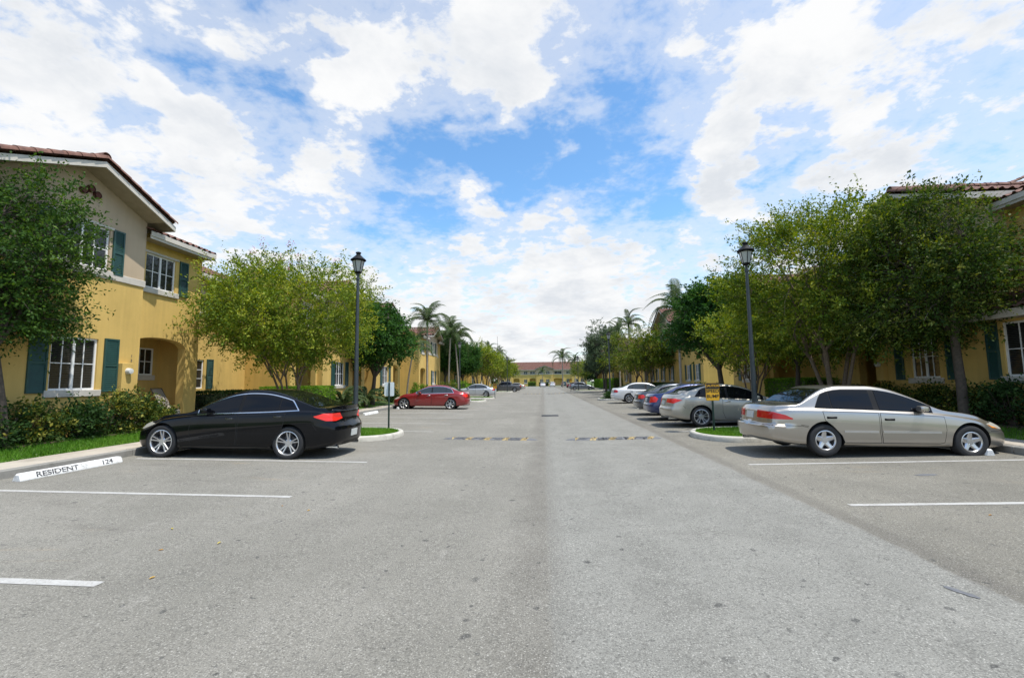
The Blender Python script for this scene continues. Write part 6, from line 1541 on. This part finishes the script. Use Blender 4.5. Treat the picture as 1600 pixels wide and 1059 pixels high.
# drain grate
t = thing('drain_grate', 'small dark drain grate in the middle of the road', 'drain', (.30, 23.3, .005)); mb = MB()
for k in range(9): mb.box(-.36, .36, -.40+k*.1, -.40+k*.1+.05, .002, .012)
mb.build('grate_bars', M['darkalloy'], t); mb = MB(); mb.box(-.42, -.36, -.44, .50, .0, .014); mb.box(.36, .42, -.44, .50, .0, .014); mb.build('grate_frame', M['black'], t)
mb = MB(); mb.add([(-.4, -.42, .001), (.4, -.42, .001), (.4, .48, .001), (-.4, .48, .001)], [(0, 1, 2, 3)]); mb.build('drain_pit', M['under'], t)
# wheel stops
def wheel_stop(label, x, y, txt=None, L=1.86, s=-1, rz=0.):
    t = thing('wheel_stop', label, 'wheel stop', (x, y, SL*abs(x)+.002), rz, 'white concrete wheel stops'); mb = MB(); sec = [(-.085, 0), (-.085, .02), (-.052, .115), (-.04, .125), (.04, .125), (.052, .115), (.085, .02), (.085, 0)]; k = len(sec)
    st = [(-L/2, .80), (-L/2+.03, .97), (-L/2+.05, 1), (L/2-.05, 1), (L/2-.03, .97), (L/2, .80)]
    vs = [(a*q, yy, b*q) for yy, q in st for a, b in sec]; fs = [(i*k+j, i*k+(j+1) % k, (i+1)*k+(j+1) % k, (i+1)*k+j) for i in range(len(st)-1) for j in range(k)]+[tuple(range(k)), tuple((len(st)-1)*k+j for j in range(k))]
    mb.add(vs, fs); b = mb.build('stop_block', M['whitepaint'], t)
    if txt:
        fa = math.atan2(.095, .033)
        for s_, yy, sz in txt:
            me = text_mesh(s_, sz, M['text'], .0008)
            # stencil look: narrow bridges cut out of the letters, letters stretched along the block
            q = link('lettering', me, t); q.scale = (1.35, 1, 1)
            mt = Matrix(((0, -math.cos(fa), math.sin(fa)), (1, 0, 0), (0, math.sin(fa), math.cos(fa)))); q.matrix_local = (Matrix.Translation((.0708, yy, .066)) @ mt.to_4x4() @ Matrix.Diagonal((1.30, 1, 1, 1)))
    return t
wheel_stop('white wheel stop stencilled RESIDENT 124 in the empty left bay', -8.96, 8.27, [('RESIDENT', -.34, .128), ('124', .60, .125)], L=1.9)
wheel_stop('white wheel stop under the nose of the black sedan', -9.0, 11.1)
wheel_stop('nearer white wheel stop in the empty bays before the dark red sedan', -9.0, 17.6); wheel_stop('middle white wheel stop in the empty bays before the dark red sedan', -9.0, 20.5)
wheel_stop('third white wheel stop in the empty bays before the dark red sedan', -9.0, 23.4); wheel_stop('white wheel stop at the front wheel of the dark red sedan', -9.0, 28.7)
wheel_stop('white wheel stop at the front wheel of the silver beige sedan', 8.82, 10.75)
wheel_stop('white wheel stop ahead of the champagne sedan', 9.05, 17.0)
# lounge chair leaning on the porch, covered in canvas
t = thing('folding_chair', 'beige canvas folding chair leaning in the left porch', 'chair', (-12.72, 14.80, .58), R(12)); mb = MB()
def sheet(mb, pts, w, th=.012, n=8):
    vs = []; 
    for i, p in enumerate(pts):
        for k in range(n+1): q = k/n-.5; vs.append((p[0]+.012*math.sin(k*2.1+i*1.3), w*q, p[1]+.02*math.cos(q*6+i)*.6))
    fs = [(i*(n+1)+k, i*(n+1)+k+1, (i+1)*(n+1)+k+1, (i+1)*(n+1)+k) for i in range(len(pts)-1) for k in range(n)]; mb.add(vs, fs)
sheet(mb, [(-.42, 1.06), (-.36, .95), (-.26, .75), (-.16, .55), (-.06, .42), (.10, .36), (.30, .38), (.36, .30), (.37, .16)], .56); mb.build('canvas_seat', M['fabric'], t, smooth=True, normals=False)
mb = MB()
for y in (-.29, .29): mb.tube([(-.44, y, 1.08), (-.1, y, .42), (.12, y, .0)], .014, 6); mb.tube([(.38, y, .40), (-.08, y, .38), (-.30, y, .0)], .014, 6)
mb.tube([(-.44, -.29, 1.08), (-.44, .29, 1.08)], .014, 6); mb.tube([(.12, -.29, .0), (.12, .29, .0)], .014, 6); mb.build('frame', M['darkalloy'], t)
# things lying by the left shrubs, near the car nose: pale stone
t = thing('garden_rock', 'pale rounded rock in the grass at the nose of the black sedan', 'rock', (-11.35, 12.95, .44)); bm = bmesh.new(); bmesh.ops.create_icosphere(bm, subdivisions=3, radius=.24)
for v in bm.verts: v.co = Vector((v.co.x*1.0, v.co.y*1.2, v.co.z*.55))*(1+.12*math.sin(v.co.x*13+v.co.y*9))
me = bpy.data.meshes.new('stone'); bm.to_mesh(me); bm.free(); me.materials.append(M['concrete']); me.shade_smooth(); link('stone', me, t)
# fallen leaves, a few lie singly on the asphalt
rs = random.Random(5); GLf = 'fallen leaves scattered on the asphalt'
spots = [(-3.90, 4.57, 'orange dry leaf on the asphalt, left of the other leaves in the near left bay'), (-3.43, 3.95, 'orange brown dry leaf on the asphalt, nearest to the camera on the left'), (-3.46, 4.81, 'yellow green leaf on the asphalt in the near left bay'), (-3.65, 6.25, 'pale tan leaf on the asphalt just inside the end of the long left bay line'), (-3.14, 6.07, 'golden leaf on the asphalt just past the end of the long left bay line'), (-4.35, 5.2, 'faint yellowish leaf on the asphalt, farthest left of the leaves'), (5.2, 5.9, 'small brown leaf on the asphalt in the near right bay')]
lm = []
for k in range(3):
    V = [(q*.62, w*.62, e*.7) for q, w, e in [(0, 0, .002), (.018, .018, .008), (.05, .012, .014), (.075, 0, .004), (.05, -.02, .010), (.018, -.016, .012)]]; me = bpy.data.meshes.new('leaf'); me.from_pydata([(a*(1+.2*k), b, c+.004*k) for a, b, c in V], [], [(0, 1, 2), (0, 2, 3), (0, 3, 4), (0, 4, 5)])
    at_ = me.attributes.new('tint', 'FLOAT', 'FACE'); at_.data.foreach_set('value', [.2+.35*k]*4); me.materials.append(L_['dry']); lm.append(me)
for i, (x, y, lab) in enumerate(spots):
    o = link('fallen_leaf', lm[i % 3], None, (x, y, SL*abs(x)+.001)); o.rotation_euler = (0, 0, rs.uniform(0, 6)); tag(o, lab, 'leaf', GLf)
# dark patches: small torn bits of tar in the pavement
for (x, y, a, b, rz_, lab) in ((3.2, 3.93, .15, .035, -1.2, 'dark tar patch on the pavement edge at lower right'), (6.28, 8.15, .20, .07, .1, 'dark hole in the bay behind the silver sedan line')):
    n = 26; rq = random.Random(int(x*10)); vs = [(a*math.cos(2*math.pi*k/n)*rq.uniform(.7, 1.05), b*math.sin(2*math.pi*k/n)*rq.uniform(.7, 1.1), 0) for k in range(n)]; me = bpy.data.meshes.new('tar_patch'); me.from_pydata(vs, [], [tuple(range(n))]); me.materials.append(M['bumpgrey'])
    o = link('tar_patch', me, None, (x, y, SL*x+.004)); o.rotation_euler = (0, -SL, rz_); tag(o, lab, 'tar patch')
# thin radio mast far behind
t = thing('radio_mast', 'hair thin radio mast above the far left trees', 'mast', (-24, 240, 0)); mb = MB(); mb.tube([(0, 0, 0), (0, 0, 26)], [.18, .07], 6); mb.build('mast_pole', M['darkalloy'], t)
# far tree belt reading as one mass behind everything
def belt():
    rs = np.random.default_rng(9); Bs = []; As = []
    cs = [(x, y, h) for x, y, h in [(-150+12*k+rs.normal(0, 3), 215+rs.normal(0, 10), rs.uniform(6, 9)) for k in range(26)]]
    cs += [(s*(34+rs.normal(0, 3)), 20+11*k, rs.uniform(5, 7.5)) for k in range(17) for s in (-1, 1)]
    for (x, y, h) in cs:
        B, A, *_ = crown_sprigs(rs, np.array([x, y, h*.52]), (6.5, 6.5, h*.5), 150, 12, .5, lump=.3, inner=.4); Bs.append(B); As.append(A)
    B, A = np.concatenate(Bs), np.concatenate(As); V, F = leaves(rs, B, A, rs.uniform(.5, 1.1, len(B))); o = link('far_woods', np_mesh('far_woods', V, F, L_['dark'], np.clip(rs.normal(.45, .25, len(B)), 0, 1)))
    tag(o, 'far belt of trees behind the houses', 'woods', kind='stuff')
belt()
